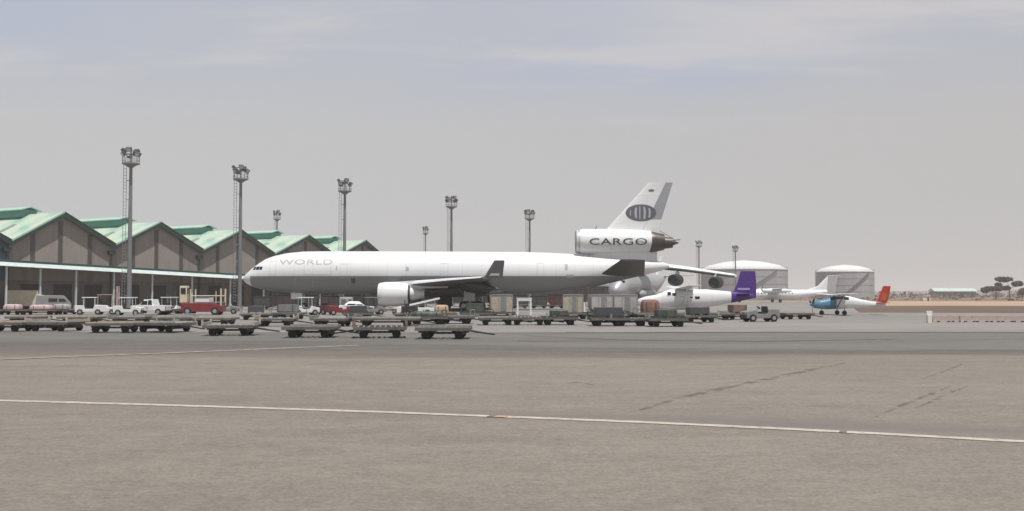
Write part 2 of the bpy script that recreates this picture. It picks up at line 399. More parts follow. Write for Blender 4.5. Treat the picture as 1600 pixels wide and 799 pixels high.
def strip(name, pts, w, z, m, jag=.012, seed=1, taper=False):
    rr = random.Random(seed); bm = bmesh.new(); prev = None
    P = [Vector(p) for p in pts]
    fine = []
    for a, b in zip(P, P[1:]):
        n = max(1, int((b - a).length / .25))
        fine += [a.lerp(b, i / n) for i in range(n)]
    fine.append(P[-1])
    N_ = len(fine)
    for i, p in enumerate(fine):
        d = (fine[min(i + 1, N_ - 1)] - fine[max(i - 1, 0)]).normalized(); nn = Vector((-d.y, d.x, 0))
        ww = w * (1 if not taper else min(1, .25 + 3.0 * min(i, N_ - 1 - i) / N_)) / 2
        a = bm.verts.new((p + nn * (ww + rr.uniform(-jag, jag))).to_tuple()[:2] + (z,)); b = bm.verts.new((p - nn * (ww + rr.uniform(-jag, jag))).to_tuple()[:2] + (z,))
        if prev: bm.faces.new((prev[0], a, b, prev[1]))
        prev = (a, b)
    return tag(build(name, bm, m), kind='structure')
ext = (LB - LA)
strip('painted_line', [gp(x, y) for x, y in ((-500, 613), (-200, 620), (0, 625.5), (200, 631), (400, 637), (600, 643.6), (786, 650.6), (1000, 659), (1200, 668.3), (1400, 678.5), (1600, 689.5), (1900, 707))], .25, -.004, paint)
c = gp(783, 650.6); strip('painted_line_patch', [c - ld * .11, c + ld * .10], .24, .0, paint3)
for px in (1318, 775 - 6):
    c = gp(px, 650.6 + (px - 786) * .0436); strip('line_gap', [c - ld * .06, c + ld * .05], .29, .0004, gm_fore)
strip('worn_painted_line', [gp(-150, 570), gp(0, 562), gp(120, 557), gp(250, 552.5), gp(370, 547.5), gp(470, 543), gp(560, 540)], .34, .006, paint2, jag=.06)
strip('tyre_mark', [gp(1000, 640), gp(1060, 622), gp(1110, 610), gp(1200, 592), gp(1260, 579), gp(1320, 567)], .26, -.002, tyre_m, .03, 5, True)
strip('tyre_mark', [gp(1368, 651), gp(1400, 636), gp(1440, 621), gp(1465, 611), gp(1486, 603)], .11, -.002, tyre_m, .02, 6, True)
strip('tyre_mark', [gp(1428, 638), gp(1455, 627), gp(1480, 615), gp(1512, 603)], .09, -.002, tyre_m, .02, 7, True)
strip('tyre_mark', [gp(1440, 592), gp(1475, 580), gp(1510, 566)], .07, -.002, tyre_m, .02, 8, True)
strip('tyre_mark', [gp(880, 600), gp(905, 597), gp(930, 602)], .1, -.002, tyre_m, .02, 9, True)
strip('tyre_mark', [gp(180, 758), gp(200, 757), gp(235, 760)], .03, -.002, tyre_m, .01, 10, True)
strip('tyre_mark', [gp(820, 525), gp(960, 531), gp(1180, 534), gp(1400, 530)], .5, .006, gm_conc, .12, 11, True)

# ------------------------------------------------------------------ far hills, treeline, buildings, tanks
def hill_ridge(name, y, x0, x1, h, thick, seed, m):
    rr = random.Random(seed); bm = bmesh.new(); n = 90; rows = []
    ph = [rr.uniform(0, 6.28) for _ in range(5)]
    for i in range(n + 1):
        x = x0 + (x1 - x0) * i / n
        hh = h * (.75 + .16 * math.sin(i * .11 + ph[0]) + .1 * math.sin(i * .31 + ph[1]) + .04 * math.sin(i * .9 + ph[2]))
        rows.append([bm.verts.new((x, y - thick, -1)), bm.verts.new((x, y - thick * .35, hh * .7)), bm.verts.new((x, y, hh)), bm.verts.new((x, y + thick, -1))])
    for a, b in zip(rows, rows[1:]):
        for k in range(3): bm.faces.new((a[k], a[k + 1], b[k + 1], b[k]))
    return tag(build(name, bm, m, smooth=True, split=80), kind='structure')
hillm = pm('far_hill_scrub', (.16, .135, .105), .95, 0, .25, .01)
hill_ridge('hills', 2300, -2600, 2600, 15, 400, 2, hillm)

def leaf_cloud(bm, cen, rad, n, size, rr):
    for _ in range(n):
        while True:
            p = Vector((rr.uniform(-1, 1), rr.uniform(-1, 1), rr.uniform(-1, 1)))
            if .25 < p.length < 1: break
        c = Vector(cen) + Vector((p.x * rad[0], p.y * rad[1], p.z * rad[2]))
        a = Vector((rr.gauss(0, 1), rr.gauss(0, 1), rr.gauss(0, .6))).normalized(); b = a.orthogonal().normalized()
        b = Matrix.Rotation(rr.uniform(0, 6.28), 3, a) @ b; s = size * rr.uniform(.5, 1.3)
        cc = a.cross(b)
        bm.faces.new([bm.verts.new(c + b * s), bm.verts.new(c + cc * s * .6), bm.verts.new(c - b * s), bm.verts.new(c - cc * s * .6)])
def acacia(px, py_top, Y, clumps, label, seed, tr=.22):
    rr = random.Random(seed); base = at(px, 461, Y); base.z = 0
    t = thing('acacia_tree', label, 'tree', base, 0, 'acacia trees beyond the field')
    bm = bmesh.new(); bl = bmesh.new()
    s = F / Y
    top = at(px, py_top, Y).z
    tube(bm, (0, 0, -.2), (.1, 0, top * .45), tr * 1.3, tr, 8)
    for cx, cy, w, h in clumps:
        q = at(cx, cy, Y) - base; rw = w / s / 2; rh = h / s / 2
        tube(bm, (.1, 0, top * .43), (q.x, rr.uniform(-1, 1), q.z - rh * .4), tr * .7, tr * .25, 6)
        for _ in range(5):
            dx = rr.uniform(-.6, .6) * rw
            leaf_cloud(bl, (q.x + dx, rr.uniform(-1.5, 1.5), q.z + rr.uniform(-.3, .3) * rh), (rw * .55, rw * .6, rh * .85), 210, .42, rr)
    build('trunk', bm, M['bark'], t); build('crown', bl, M['leaf'], t)
acacia(1577, 432, 480, [(1573, 437, 30, 9), (1588, 444, 18, 9), (1560, 445, 14, 6)], 'tallest flat topped acacia by the right edge, crown split in two tiers', 3)
acacia(1556, 447, 500, [(1558, 451, 32, 9), (1541, 453, 18, 10), (1570, 450, 14, 7)], 'broad low dark acacia between teal roofed building and tallest acacia', 4)
acacia(1597, 452, 520, [(1597, 456, 30, 11)], 'small dark acacia cut by the right edge of the view', 5)
# scrub line far off
rr = random.Random(9); bm = bmesh.new()
for i in range(300):
    x = rr.uniform(150, 950); y = rr.uniform(700, 1000)
    h = rr.uniform(1.2, 3.4)
    leaf_cloud(bm, (x, y, h * .7), (rr.uniform(2.5, 7), 2.5, h), 26, 1.1, rr)
tag(build('far_scrub', bm, M['leafdry']), 'line of dry scrub and bushes along the far field edge', 'scrub', kind='stuff')
rr = random.Random(10); bm = bmesh.new()
for i in range(110):
    x = rr.uniform(100, 420); y = rr.uniform(350, 640)
    h = rr.uniform(.3, .8)
    leaf_cloud(bm, (x, y, h * .6), (rr.uniform(1, 3), 1.5, h), 16, .5, rr)
tag(build('dry_brush', bm, M['leafdry']), 'scattered low dry brush on the brown field', 'brush', kind='stuff')

def tank(px0, px1, pytop, pywall, Y, label, rings):
    a = at(px0, 455, Y); b = at(px1, 455, Y); r = (b.x - a.x) / 2
    hw = at(px0, pywall, Y - r).z; ht = at((px0 + px1) / 2, pytop, Y).z
    t = thing('storage_tank', label, 'storage tank', ((a.x + b.x) / 2, Y, 0), 0, 'white roofed storage tanks')
    bm = bmesh.new(); tube(bm, (0, 0, 0), (0, 0, hw), r, r, 72); build('shell', bm, M['tankwall'], t, smooth=True)
    bm = bmesh.new()
    prof = [(r + .25, hw + .01), (r + .25, hw + .5), (r * .8, hw + .5 + (ht - hw - .5) * .45), (r * .45, hw + .5 + (ht - hw - .5) * .82), (.6, ht)]
    loft(bm, [[(q * math.cos(2 * PI * i / 72), q * math.sin(2 * PI * i / 72), z) for i in range(72)] for q, z in prof])
    build('roof', bm, M['tankroof'], t, smooth=True, split=50)
    bm = bmesh.new()
    for k in range(rings):
        z = hw * (k + 1) / (rings + 1)
        loft(bm, [[(q * math.cos(2 * PI * i / 72), q * math.sin(2 * PI * i / 72), zz) for i in range(72)] for q, zz in ((r + .01, z), (r + .12, z), (r + .12, z + .2), (r + .01, z + .2))], cap=False)
    build('stiffener', bm, M['tankwall'], t)
    bm = bmesh.new()  # spiral stair
    for k in range(40):
        an = -PI / 2 - .5 + k * .028; z = hw * k / 40
        box(bm, ((r + .45) * math.cos(an), (r + .45) * math.sin(an), z + .2), (.9, .5, .25), an)
    build('stair', bm, M['galv'], t)
    bm = bmesh.new()
    for zz in (1.0, 1.5):
        loft(bm, [[(q * math.cos(2 * PI * i / 60), q * math.sin(2 * PI * i / 60), hw + z) for i in range(60)] for q, z in ((r - .06, zz - .04), (r - .14, zz - .04), (r - .14, zz + .04), (r - .06, zz + .04), (r - .06, zz - .04))], cap=False)
    for i in range(0, 60):
        an = 2 * PI * i / 60
        tube(bm, ((r - .1) * math.cos(an), (r - .1) * math.sin(an), hw + .5), ((r - .1) * math.cos(an), (r - .1) * math.sin(an), hw + 1.5), .05, n=4)
    build('handrail', bm, M['galv'], t)
    return t
tank(1096, 1229, 407, 421, 600, 'wider grey fuel tank with white roof, rising behind the purple tail', 3)
tank(1276, 1364, 414, 425, 640, 'smaller grey fuel tank with white domed roof right of the swept white tail fin', 3)

# low building with teal roof far right
Y = 850
p0 = at(1455, 466, Y); p1 = at(1522, 466, Y); zt = at(1490, 450.5, Y).z; ze = at(1490, 455.5, Y).z
t = thing('long_shed', 'long low brown building with pale teal roof on the far field', 'building', ((p0.x + p1.x) / 2, Y, 0))
w = p1.x - p0.x
bm = bmesh.new(); box(bm, (0, 0, ze / 2), (w * .94, 12, ze)); build('wall', bm, M['farwall'], t)
bm = bmesh.new(); prism(bm, [(-7, ze + .01), (7, ze + .01), (0, zt)], -w / 2, w / 2)
build('roof', bm, M['farroof'], t, rot=(0, 0, PI / 2))
bm = bmesh.new()
for k in range(7): box(bm, (-w * .4 + k * w * .133, -6.05, ze * .35), (2.4, .08, ze * .5))
build('door', bm, M['louvre'], t)
# small white hut and marker post
p = at(1446, 470, 360)
t = thing('white_hut', 'tiny white hut with flat roof standing on the brown field', 'hut', (p.x, 360, 0))
bm = bmesh.new(); box(bm, (0, 0, .85), (2.6, 2.4, 1.7)); build('wall', bm, M['hut'], t)
bm = bmesh.new(); box(bm, (0, 0, 1.8), (3, 2.8, .18)); build('roof', bm, M['tankroof'], t)
bm = bmesh.new(); box(bm, (.5, -1.22, .62), (.7, .05, 1.24)); build('door', bm, M['louvre'], t)
p = gp(1452, 505)
t = thing('marker_post', 'white marker post with square board at the apron edge', 'marker post', p)
bm = bmesh.new(); box(bm, (0, 0, .3), (.34, .3, .6)); build('base', bm, M['hut'], t, bevel=.02)
bm = bmesh.new(); box(bm, (0, 0, .75), (.42, .12, .3)); build('board', bm, M['tankroof'], t, bevel=.01)
# concrete barriers at right
n_b = 0
for i, (px, ln_, wear) in enumerate([(1472, 1.3, 'short pinkish'), (1492, .9, 'shortest pale'), (1512, 1.2, 'streaked brownish'), (1532, 1.2, 'dark faced'), (1552, .9, 'pale grey'), (1571, 1.2, ''), (1589, 1.0, '')]):
    p = gp(px, 503.5)
    t = thing('concrete_barrier', ['low pinkish barrier block nearest the white marker post', 'second barrier block right of the white marker post', 'third barrier block right of the white marker post', 'fourth barrier block right of the white marker post', 'fifth barrier block right of the white marker post', 'last barrier block but one before the right edge of the view', 'barrier block nearest the right edge of the view'][i], 'barrier', p, random.uniform(-.15, .15), 'barrier blocks at the apron edge')
    bm = bmesh.new(); prism(bm, [(-.28, 0), (.28, 0), (.2, .18), (.12, .5), (-.12, .5), (-.2, .18)], -ln_ * .6, ln_ * .6)
    build('block', bm, M['barrier'], t, bevel=.02, rot=(0, 0, PI / 2))
    bm = bmesh.new()
    for s_ in (-1, 1): box(bm, (s_ * ln_ * .3, -.30, .05), (.22, .03, .1))
    build('slot', bm, M['black'], t)

# ------------------------------------------------------------------ cargo sheds
A0 = Vector(((95 - 800) / F * 155, 155)); A4 = Vector(((567 - 800) / F * 216.6, 216.6))
fd2 = (A4 - A0); DK = fd2 / 4; fd = fd2.normalized(); bk = Vector((-fd.y, fd.x)); ANG = math.atan2(fd.y, fd.x)
def kof(px):
    u = (px - 800) / F
    return (u * A0.y - A0.x) / (DK.x - u * DK.y)
def plan(k): return A0 + DK * k
def zof(k, py):
    q = plan(k); return at(800, py, q.y).z
apex = [(-88, 322), (95, 334), (245, 349), (372, 361), (478, 369), (567, 377)]
vall = [(-178, 372), (13, 378), (176, 384), (313, 392), (425, 398), (522, 402), (602, 407)]
DEPTH = 44
names = ['blue grey walled shed cut by the left edge of the view',
         'tallest gabled shed with green roof, nearest left edge',
         'gabled green roofed shed directly behind the tallest floodlight mast',
         'gabled green roofed shed behind the jet\'s nose and its floodlight mast',
         'gabled green roofed shed showing just its top above the jet\'s front fuselage',
         'smallest farthest gable peeking above the jet at the end of the shed row']
for i, (apx, vy) in enumerate(zip(apex, vall)):
    kl, ka, kr = kof(vall[i][0]), kof(apx[0]), kof(vall[i + 1][0])
    org = plan(ka); W = DK.length
    xl = (kl - ka) * W; xr = (kr - ka) * W
    zl = zof(kl, vall[i][1]); zr = zof(kr, vall[i + 1][1]); za = zof(ka, apx[1])
    t = thing('cargo_shed', names[i], 'shed', (org.x, org.y, 0), ANG, 'row of gabled cargo sheds')
    g = .03
    bm = bmesh.new()
    f = [(xl + g, 4.2), (xr - g, 4.2), (xr - g, zr), (0, za), (xl + g, zl)]
    a = [bm.verts.new((x, 0, z)) for x, z in f]; b = [bm.verts.new((x, .3, z)) for x, z in f]
    n = len(f)
    for q in range(n): bm.faces.new((a[q], a[(q + 1) % n], b[(q + 1) % n], b[q]))
    bm.faces.new(a); bm.faces.new(b)
    # side and back walls
    for xx, zz in ((xl + .2, zl), (xr - .2, zr)): box(bm, (xx, DEPTH / 2, zz / 2), (.25, DEPTH - .8, zz - .2))
    box(bm, ((xl + xr) / 2, DEPTH - .2, min(zl, zr) / 2), (xr - xl - .8, .25, min(zl, zr) - .2))
    build('gable_wall', bm, M['bluewall'] if i == 0 else M['gable'], t)
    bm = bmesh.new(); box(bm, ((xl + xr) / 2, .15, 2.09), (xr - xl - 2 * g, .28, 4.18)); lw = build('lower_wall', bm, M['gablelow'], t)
    for q in range(3):
        bm = bmesh.new(); box(bm, (xl + (xr - xl) * (.2 + .3 * q), -.03, 1.85), (3.1, .07, 3.7)); build('roller_door', bm, M['louvre'], t)
    # roof planes with thickness and front overhang
    bm = bmesh.new(); th = .16; ov = .7
    sec = [(xl - .02, zl + .02), (0, za + .05), (xr + .02, zr + .02), (xr + .02, zr + .02 + th), (0, za + .05 + th), (xl - .02, zl + .02 + th)]
    loft(bm, [[(x, y, z) for x, z in sec] for y in (-ov, DEPTH)]); rf = build('roof', bm, M['roof'], t)
    # rake trim: dark board colours in the overhang shade, thin mint edge above
    bm = bmesh.new()
    for (x0, z0, x1, z1) in ((xl, zl, 0, za), (0, za, xr, zr)):
        hh = .52
        q = [(x0, z0 - hh), (x1, z1 - hh), (x1, z1 + .03), (x0, z0 + .03)]
        v1 = [bm.verts.new((x, -ov - .06, z)) for x, z in q]; v2 = [bm.verts.new((x, -ov - .005, z)) for x, z in q]
        for e in range(4): bm.faces.new((v1[e], v1[(e + 1) % 4], v2[(e + 1) % 4], v2[e]))
        bm.faces.new(v1); bm.faces.new(v2)
    build('overhang_shade_board', bm, M['trim'], t)
    for (x0, z0, x1, z1), mm in (((xl, zl, 0, za), 'mint'), ((0, za, xr, zr), 'trim')):  # right flashing dark, continuing the overhang shade put into the colour
        bm = bmesh.new()
        q = [(x0, z0 + .04), (x1, z1 + .07), (x1, z1 + .34), (x0, z0 + .31)]
        v1 = [bm.verts.new((x, -ov - .08, z)) for x, z in q]; v2 = [bm.verts.new((x, -ov - .004, z)) for x, z in q]
        for e in range(4): bm.faces.new((v1[e], v1[(e + 1) % 4], v2[(e + 1) % 4], v2[e]))
        bm.faces.new(v1); bm.faces.new(v2)
        build('rake_flashing', bm, M[mm], t)
    # ridge ventilator
    bm = bmesh.new(); y0, y1 = 8, 38
    loft(bm, [[(x, y, z) for x, z in ((-1.3, za - .3), (1.3, za - .3), (1.3, za + .95), (-1.3, za + .95))] for y in (y0, y1)])
    vt = build('ridge_vent', bm, M['teal'], rf)
    bm = bmesh.new()
    loft(bm, [[(x, y, z) for x, z in ((-1.9, za + .72), (0, za + 1.25), (1.9, za + .72), (1.9, za + .88), (0, za + 1.42), (-1.9, za + .88))] for y in (y0 - .5, y1 + .5)])
    build('vent_cap', bm, M['mint'], rf)
    # skylight stripes on the roof slope facing left
    bm = bmesh.new()
    nx, nz = (zl - za), -xl
    for yy in (6, 15, 24, 33):
        p = [(xl * .35, 0), (xl * .68, 0)]
        q = []
        for xx in (xl * .40, xl * .66):
            zz = za + (zl - za) * (xx / xl) + .05 + th + .02
            q.append((xx, zz))
        loft(bm, [[(q[0][0], y, q[0][1]), (q[1][0], y, q[1][1]), (q[1][0], y, q[1][1] + .03), (q[0][0], y, q[0][1] + .03)] for y in (yy, yy + 1.1)])
    build('skylight', bm, M['green'], rf)
    # louvre slots, tallest under the apex
    for fx, top in ((-.56, .42), (-.02, .80), (.54, .42)):
        x = -xl * fx if fx < 0 else xr * fx
        if fx < 0: x = xl * -fx
        zt_ = za - (za - (zl + zr) / 2) * (1 - top) - .3
        bm = bmesh.new(); z0 = 6.0
        box(bm, (x, -.04, (z0 + zt_) / 2), (.75, .07, zt_ - z0))
        for q in range(int((zt_ - z0) / .3)): box(bm, (x, -.09, z0 + .15 + q * .3), (.66, .05, .05))
        build('louvre', bm, M['louvreg'], t)
    bm = bmesh.new(); box(bm, (xr - .5, -.3, zr - 1.15), (1.1, .5, .6)); tube(bm, (xr - .5, -.25, zr - 1.4), (xr - .5, -.25, .2), .1, n=8)
    build('downpipe', bm, M['trim'], t)

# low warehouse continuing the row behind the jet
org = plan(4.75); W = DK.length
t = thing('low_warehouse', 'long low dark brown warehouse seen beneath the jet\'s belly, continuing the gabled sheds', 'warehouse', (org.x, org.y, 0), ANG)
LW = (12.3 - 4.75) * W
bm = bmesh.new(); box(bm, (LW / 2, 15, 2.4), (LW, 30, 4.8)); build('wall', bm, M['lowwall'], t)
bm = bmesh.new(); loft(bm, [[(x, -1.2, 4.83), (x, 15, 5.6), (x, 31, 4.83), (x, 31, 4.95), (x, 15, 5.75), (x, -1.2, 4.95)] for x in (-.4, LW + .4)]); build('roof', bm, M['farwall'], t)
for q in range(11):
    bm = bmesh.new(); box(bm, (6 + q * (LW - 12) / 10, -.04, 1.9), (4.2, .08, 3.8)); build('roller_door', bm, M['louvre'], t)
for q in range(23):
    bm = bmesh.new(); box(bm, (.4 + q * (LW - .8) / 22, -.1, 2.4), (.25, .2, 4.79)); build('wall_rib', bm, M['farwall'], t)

# canopy in front of the sheds
k0, k1 = -1.2, 4.7
e0 = plan(-.545) - bk * 6; e1 = plan(2.0) - bk * 6
zA = at(800, 412, e0.y).z; zB = at(800, 433.5, e1.y).z
def ctop(k): return zA + (zB - zA) * (min(k, 2.8) + .545) / 2.545
t = thing('loading_canopy', 'long pale canopy along the front of the cargo sheds on thin posts', 'canopy', (*plan(0), 0), ANG)
W = DK.length
bm = bmesh.new()
sec = []
for k in (k0, 2.8, k1):
    z = ctop(k); x = k * W
    sec.append([(x, -6, z - .1), (x, -.1, z + .1), (x, -.1, z + .24), (x, -6, z + .04)])
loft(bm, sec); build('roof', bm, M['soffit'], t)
bm = bmesh.new(); sec = []
for k in (k0, 2.8, k1):
    z = ctop(k); x = k * W
    sec.append([(x, -6.42, z - .50), (x, -6.32, z - .52), (x, -6.02, z + .06), (x, -6.12, z + .08)])
loft(bm, sec); fs = build('fascia', bm, M['fascia'], t)
bm = bmesh.new(); sec = []
for k in (k0, 2.8, k1):
    z = ctop(k); x = k * W
    sec.append([(x, -6.16, z + .09), (x, -5.8, z + .09), (x, -5.8, z + .40), (x, -6.16, z + .36)])
loft(bm, sec); build('edge_strip', bm, M['tealdark'], fs)
for px in (10, 63, 119, 178, 238, 300, 360, 412, 458, 500, 538):
    # post line lies 5.6 m in front of the walls
    u = (px - 800) / F; o = A0 - bk * 5.6
    k = (u * o.y - o.x) / (DK.x - u * DK.y)
    bm = bmesh.new(); box(bm, (k * W, -5.6, (ctop(k) - .2) / 2), (.22, .22, ctop(k) - .2)); box(bm, (k * W, -5.6, .25), (.4, .4, .5))
    build('post', bm, M['post'], t)

# ------------------------------------------------------------------ floodlight masts
def mast(loc, H, label, full, first=None, r=.34, seed=1):
    if first: return dup(first, loc, random.uniform(-.5, .9), label)
    t = thing('floodlight_mast', label, 'floodlight mast', loc, 0, 'floodlight masts')
    bm = bmesh.new(); tube(bm, (0, 0, 0), (0, 0, H - 2.2), r, r * .62, 14); box(bm, (0, 0, .2), (1.1, 1.1, .4)); build('pole', bm, M['galv'], t, smooth=True)
    bm = bmesh.new()
    for x in (-.58, -.98): tube(bm, (x, 0, 1), (x, 0, H - 2.2), .035, n=5)
    z = 1.2
    while z < H - 2.3: tube(bm, (-.98, 0, z), (-.58, 0, z), .025, n=4); z += .45
    z = 2
    while z < H - 2.3: tube(bm, (-.6, 0, z), (-.1, 0, z), .05, n=5); z += 2.6
    build('ladder', bm, M['galv'], t)
    bm = bmesh.new(); zp = H - 2.2
    tube(bm, (0, 0, zp), (0, 0, zp + .16), 1.15, 1.15, 16); tube(bm, (0, 0, zp - .5), (0, 0, zp), r * .6, .9, 14)
    for i in range(12):
        an = i * PI / 6
        tube(bm, (1.1 * math.cos(an), 1.1 * math.sin(an), zp), (1.1 * math.cos(an), 1.1 * math.sin(an), zp + 1.0), .03, n=4)
    for zz in (.5, 1.0):
        pts = [(1.1 * math.cos(i * PI / 8), 1.1 * math.sin(i * PI / 8), zp + zz) for i in range(16)]
        for i in range(16): tube(bm, pts[i], pts[(i + 1) % 16], .03, n=4)
    tube(bm, (0, 0, zp), (0, 0, H + .1), .12, n=8)
    build('platform', bm, M['galv'], t)
    for i in range(7):
        an = i * 2 * PI / 7 + .3; zz = zp + 1.35 + .55 * (i % 2)
        cx, cy = 1.05 * math.cos(an), 1.05 * math.sin(an)
        bm = bmesh.new(); box(bm, (cx, cy, zz), (.42, .72, .55), an, .55); tube(bm, (0, 0, zz), (cx, cy, zz), .05, n=5)
        fl = build('floodlight', bm, M['lamp'], t)
        bm = bmesh.new(); box(bm, (cx + .22 * math.cos(an) * .85, cy + .22 * math.sin(an) * .85, zz - .115), (.03, .62, .45), an, .55); build('lens', bm, M['lens'], fl)
    return t
HM = 22.0
def mpos(px, pytop, H=HM):
    d = ray(px, pytop); k = (H - CAM_H) / d.z
    return Vector((d.x * k, d.y * k, 0))
ml = ['tallest floodlight mast with a ladder, in front of the leftmost sheds', 'second tallest floodlight mast, just ahead of the jet\'s nose',
      'floodlight mast rising above the jet\'s front fuselage', 'floodlight mast rising above the middle of the jet',
      'floodlight mast rising above the jet\'s rear half, left of its tail engine', 'distant floodlight mast just right of the tall jet tail, over the wide tank\'s left edge',
      'distant thin floodlight mast above the middle of the wide fuel tank']
m0 = None
for (px, py), lb in zip([(205, 232), (376.5, 259), (539, 280), (705.5, 307), (827.5, 328), (1092, 376), (1149, 384)], ml):
    o = mast(mpos(px, py), HM, lb, True, m0)
    if m0 is None: m0 = o
mast(mpos(433, 329, 27), HM, 'faint far mast behind the roofs between two sheds', False, m0).scale = (.9, .9, 27 / HM)
mast(mpos(665, 354, 25), HM, 'faint far mast left of the mast above the jet\'s middle', False, m0).scale = (.8, .8, 25 / HM)

# ------------------------------------------------------------------ the big cargo jet
JET = at(380, 436, 145); JET.z = 0
jet = thing('cargo_jet', 'large white three engine cargo jet seen side on, globe emblem on its tail', 'airplane', JET)
ST = [(0, 4.38, .06, .06), (.18, 4.38, .42, .40), (.6, 4.42, .85, .80), (1.3, 4.56, 1.35, 1.28), (2.4, 4.80, 1.92, 1.86), (3.2, 4.96, 2.18, 2.2), (4.4, 5.08, 2.5, 2.52),
      (6.2, 5.18, 2.8, 2.82), (8.5, 5.25, 2.97, 2.98), (11, 5.26, 3.01, 3.01), (20, 5.26, 3.01, 3.01), (32, 5.23, 3.01, 3.0), (40, 5.20, 3.01, 2.98), (43.5, 5.22, 2.9, 2.84), (47, 5.32, 2.6, 2.55),
      (50.5, 5.52, 2.15, 2.1), (54, 5.78, 1.6, 1.55), (57, 6.0, 1.08, 1.05), (59.3, 6.15, .6, .62), (60.3, 6.2, .22, .25)]
def fus(x):
    for a, b in zip(ST, ST[1:]):
        if a[0] <= x <= b[0]:
            k = (x - a[0]) / (b[0] - a[0]); return [a[i] + (b[i] - a[i]) * k for i in (1, 2, 3)]
    return ST[-1][1:]
def fus_y(x, z):
    zc, ry, rz = fus(x); q = max(0, 1 - ((z - zc) / rz) ** 2); return ry * math.sqrt(q)
bm = bmesh.new(); loft(bm, [xring(x, zc, ry, rz, 48) for x, zc, ry, rz in ST])
# wing box belly fairing
loft(bm, [xring(x, 2.75, w, h, 24, p=2.6) for x, w, h in ((18.5, .4, .25), (20.5, 2.4, .75), (23, 3.1, .95), (32, 3.1, .95), (35.5, 2.5, .75), (38, .5, .25))])
# the belly below a line along the flank is grey
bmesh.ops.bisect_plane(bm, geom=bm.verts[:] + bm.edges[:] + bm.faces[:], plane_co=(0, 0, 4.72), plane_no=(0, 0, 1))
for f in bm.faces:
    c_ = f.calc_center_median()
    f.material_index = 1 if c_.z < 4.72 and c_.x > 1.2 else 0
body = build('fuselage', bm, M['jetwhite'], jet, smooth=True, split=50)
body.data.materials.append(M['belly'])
def fus_patch(name, x0, x1, z0, z1, m, parent, off=.02, skew=0, both=False):
    bm = bmesh.new()
    for sgn in ((-1, 1) if both else (-1,)):
        n = 6; g = []
        for i in range(n + 1):
            row = []
            for j in range(n + 1):
                z = z0 + (z1 - z0) * j / n; x = x0 + (x1 - x0) * i / n + skew * (j / n)
                row.append(bm.verts.new((x, sgn * (fus_y(x, z) + off), z)))
            g.append(row)
        for i in range(n):
            for j in range(n): bm.faces.new((g[i][j], g[i + 1][j], g[i + 1][j + 1], g[i][j + 1]))
    return build(name, bm, m, parent)
for a, b in ((1.62, 2.05), (2.12, 2.62), (2.68, 3.1)): fus_patch('cockpit_window', a, b, 5.62, 6.06, M['glass'], jet, skew=.12, both=True)
for x0, x1, z0, z1, mm in ((15.75, 16.3, 3.7, 4.4, 'jetdark'), (23.3, 23.75, 5.45, 6.0, 'letter'), (45.6, 46.6, 4.5, 4.9, 'letter'), (13.6, 13.8, 5.6, 6.1, 'letter'), (45.4, 45.8, 5.6, 6.4, 'letter')):
    fus_patch('hatch', x0, x1, z0, z1, M[mm], body)
# door and panel outlines
def outline(x0, x1, z0, z1, w=.05):
    bm = bmesh.new()
    w *= .6
    for (a, b, c_, d) in ((x0, x1, z0, z0 + w), (x0, x1, z1 - w, z1), (x0, x0 + w, z0 + w, z1 - w), (x1 - w, x1, z0 + w, z1 - w)):
        n = 8; prev = None
        for i in range(n + 1):
            k = i / n; horiz = (b - a) > (d - c_)
            if horiz: p = [(a + (b - a) * k, c_), (a + (b - a) * k, d)]
            else: p = [(a, c_ + (d - c_) * k), (b, c_ + (d - c_) * k)]
            v = [bm.verts.new((x, -(fus_y(x, z) + .014), z)) for x, z in p]
            if prev: bm.faces.new((prev[0], v[0], v[1], prev[1]))
            prev = v
    build('door_outline', bm, M['outline'], body)
outline(4.3, 5.2, 4.9, 6.8); outline(9.2, 12.9, 4.9, 7.3, .06); outline(14.2, 15.2, 4.5, 6.4); outline(28.2, 29.2, 4.6, 6.5); outline(41.5, 42.5, 4.7, 6.5); outline(7.8, 10.4, 2.9, 4.4)

def text_mesh(s, size, spacing=1.0):
    cu = bpy.data.curves.new('lettering', 'FONT'); cu.body = s; cu.size = size; cu.space_character = spacing; cu.resolution_u = 3
    o = bpy.data.objects.new('lettering', cu); COL.objects.link(o)
    dg = bpy.context.evaluated_depsgraph_get(); dg.update()
    me = bpy.data.meshes.new_from_object(o.evaluated_get(dg))
    bpy.data.objects.remove(o); bpy.data.curves.remove(cu)
    bm = bmesh.new(); bm.from_mesh(me); bpy.data.meshes.remove(me)
    for k in range(-8, 40):
        g = bm.verts[:] + bm.edges[:] + bm.faces[:]
        bmesh.ops.bisect_plane(bm, geom=g, plane_co=(0, k * .12, 0), plane_no=(0, 1, 0))
    return bm
def fit_text(s, x0, x1, z0, z1, fy, name, m, parent, fat=0.0):
    bm = text_mesh(s, 1.0, 1.05)
    xs = [v.co.x for v in bm.verts]; ys = [v.co.y for v in bm.verts]
    a, b, c_, d = min(xs), max(xs), min(ys), max(ys)
    for v in bm.verts:
        x = x0 + (v.co.x - a) / (b - a) * (x1 - x0); z = z0 + (v.co.y - c_) / (d - c_) * (z1 - z0)
        v.co = (x, -(fy(x, z) + .02), z)
    return build(name, bm, m, parent)
fit_text('WORLD', 5.6, 13.1, 6.33, 7.05, fus_y, 'lettering', M['letter'], body)

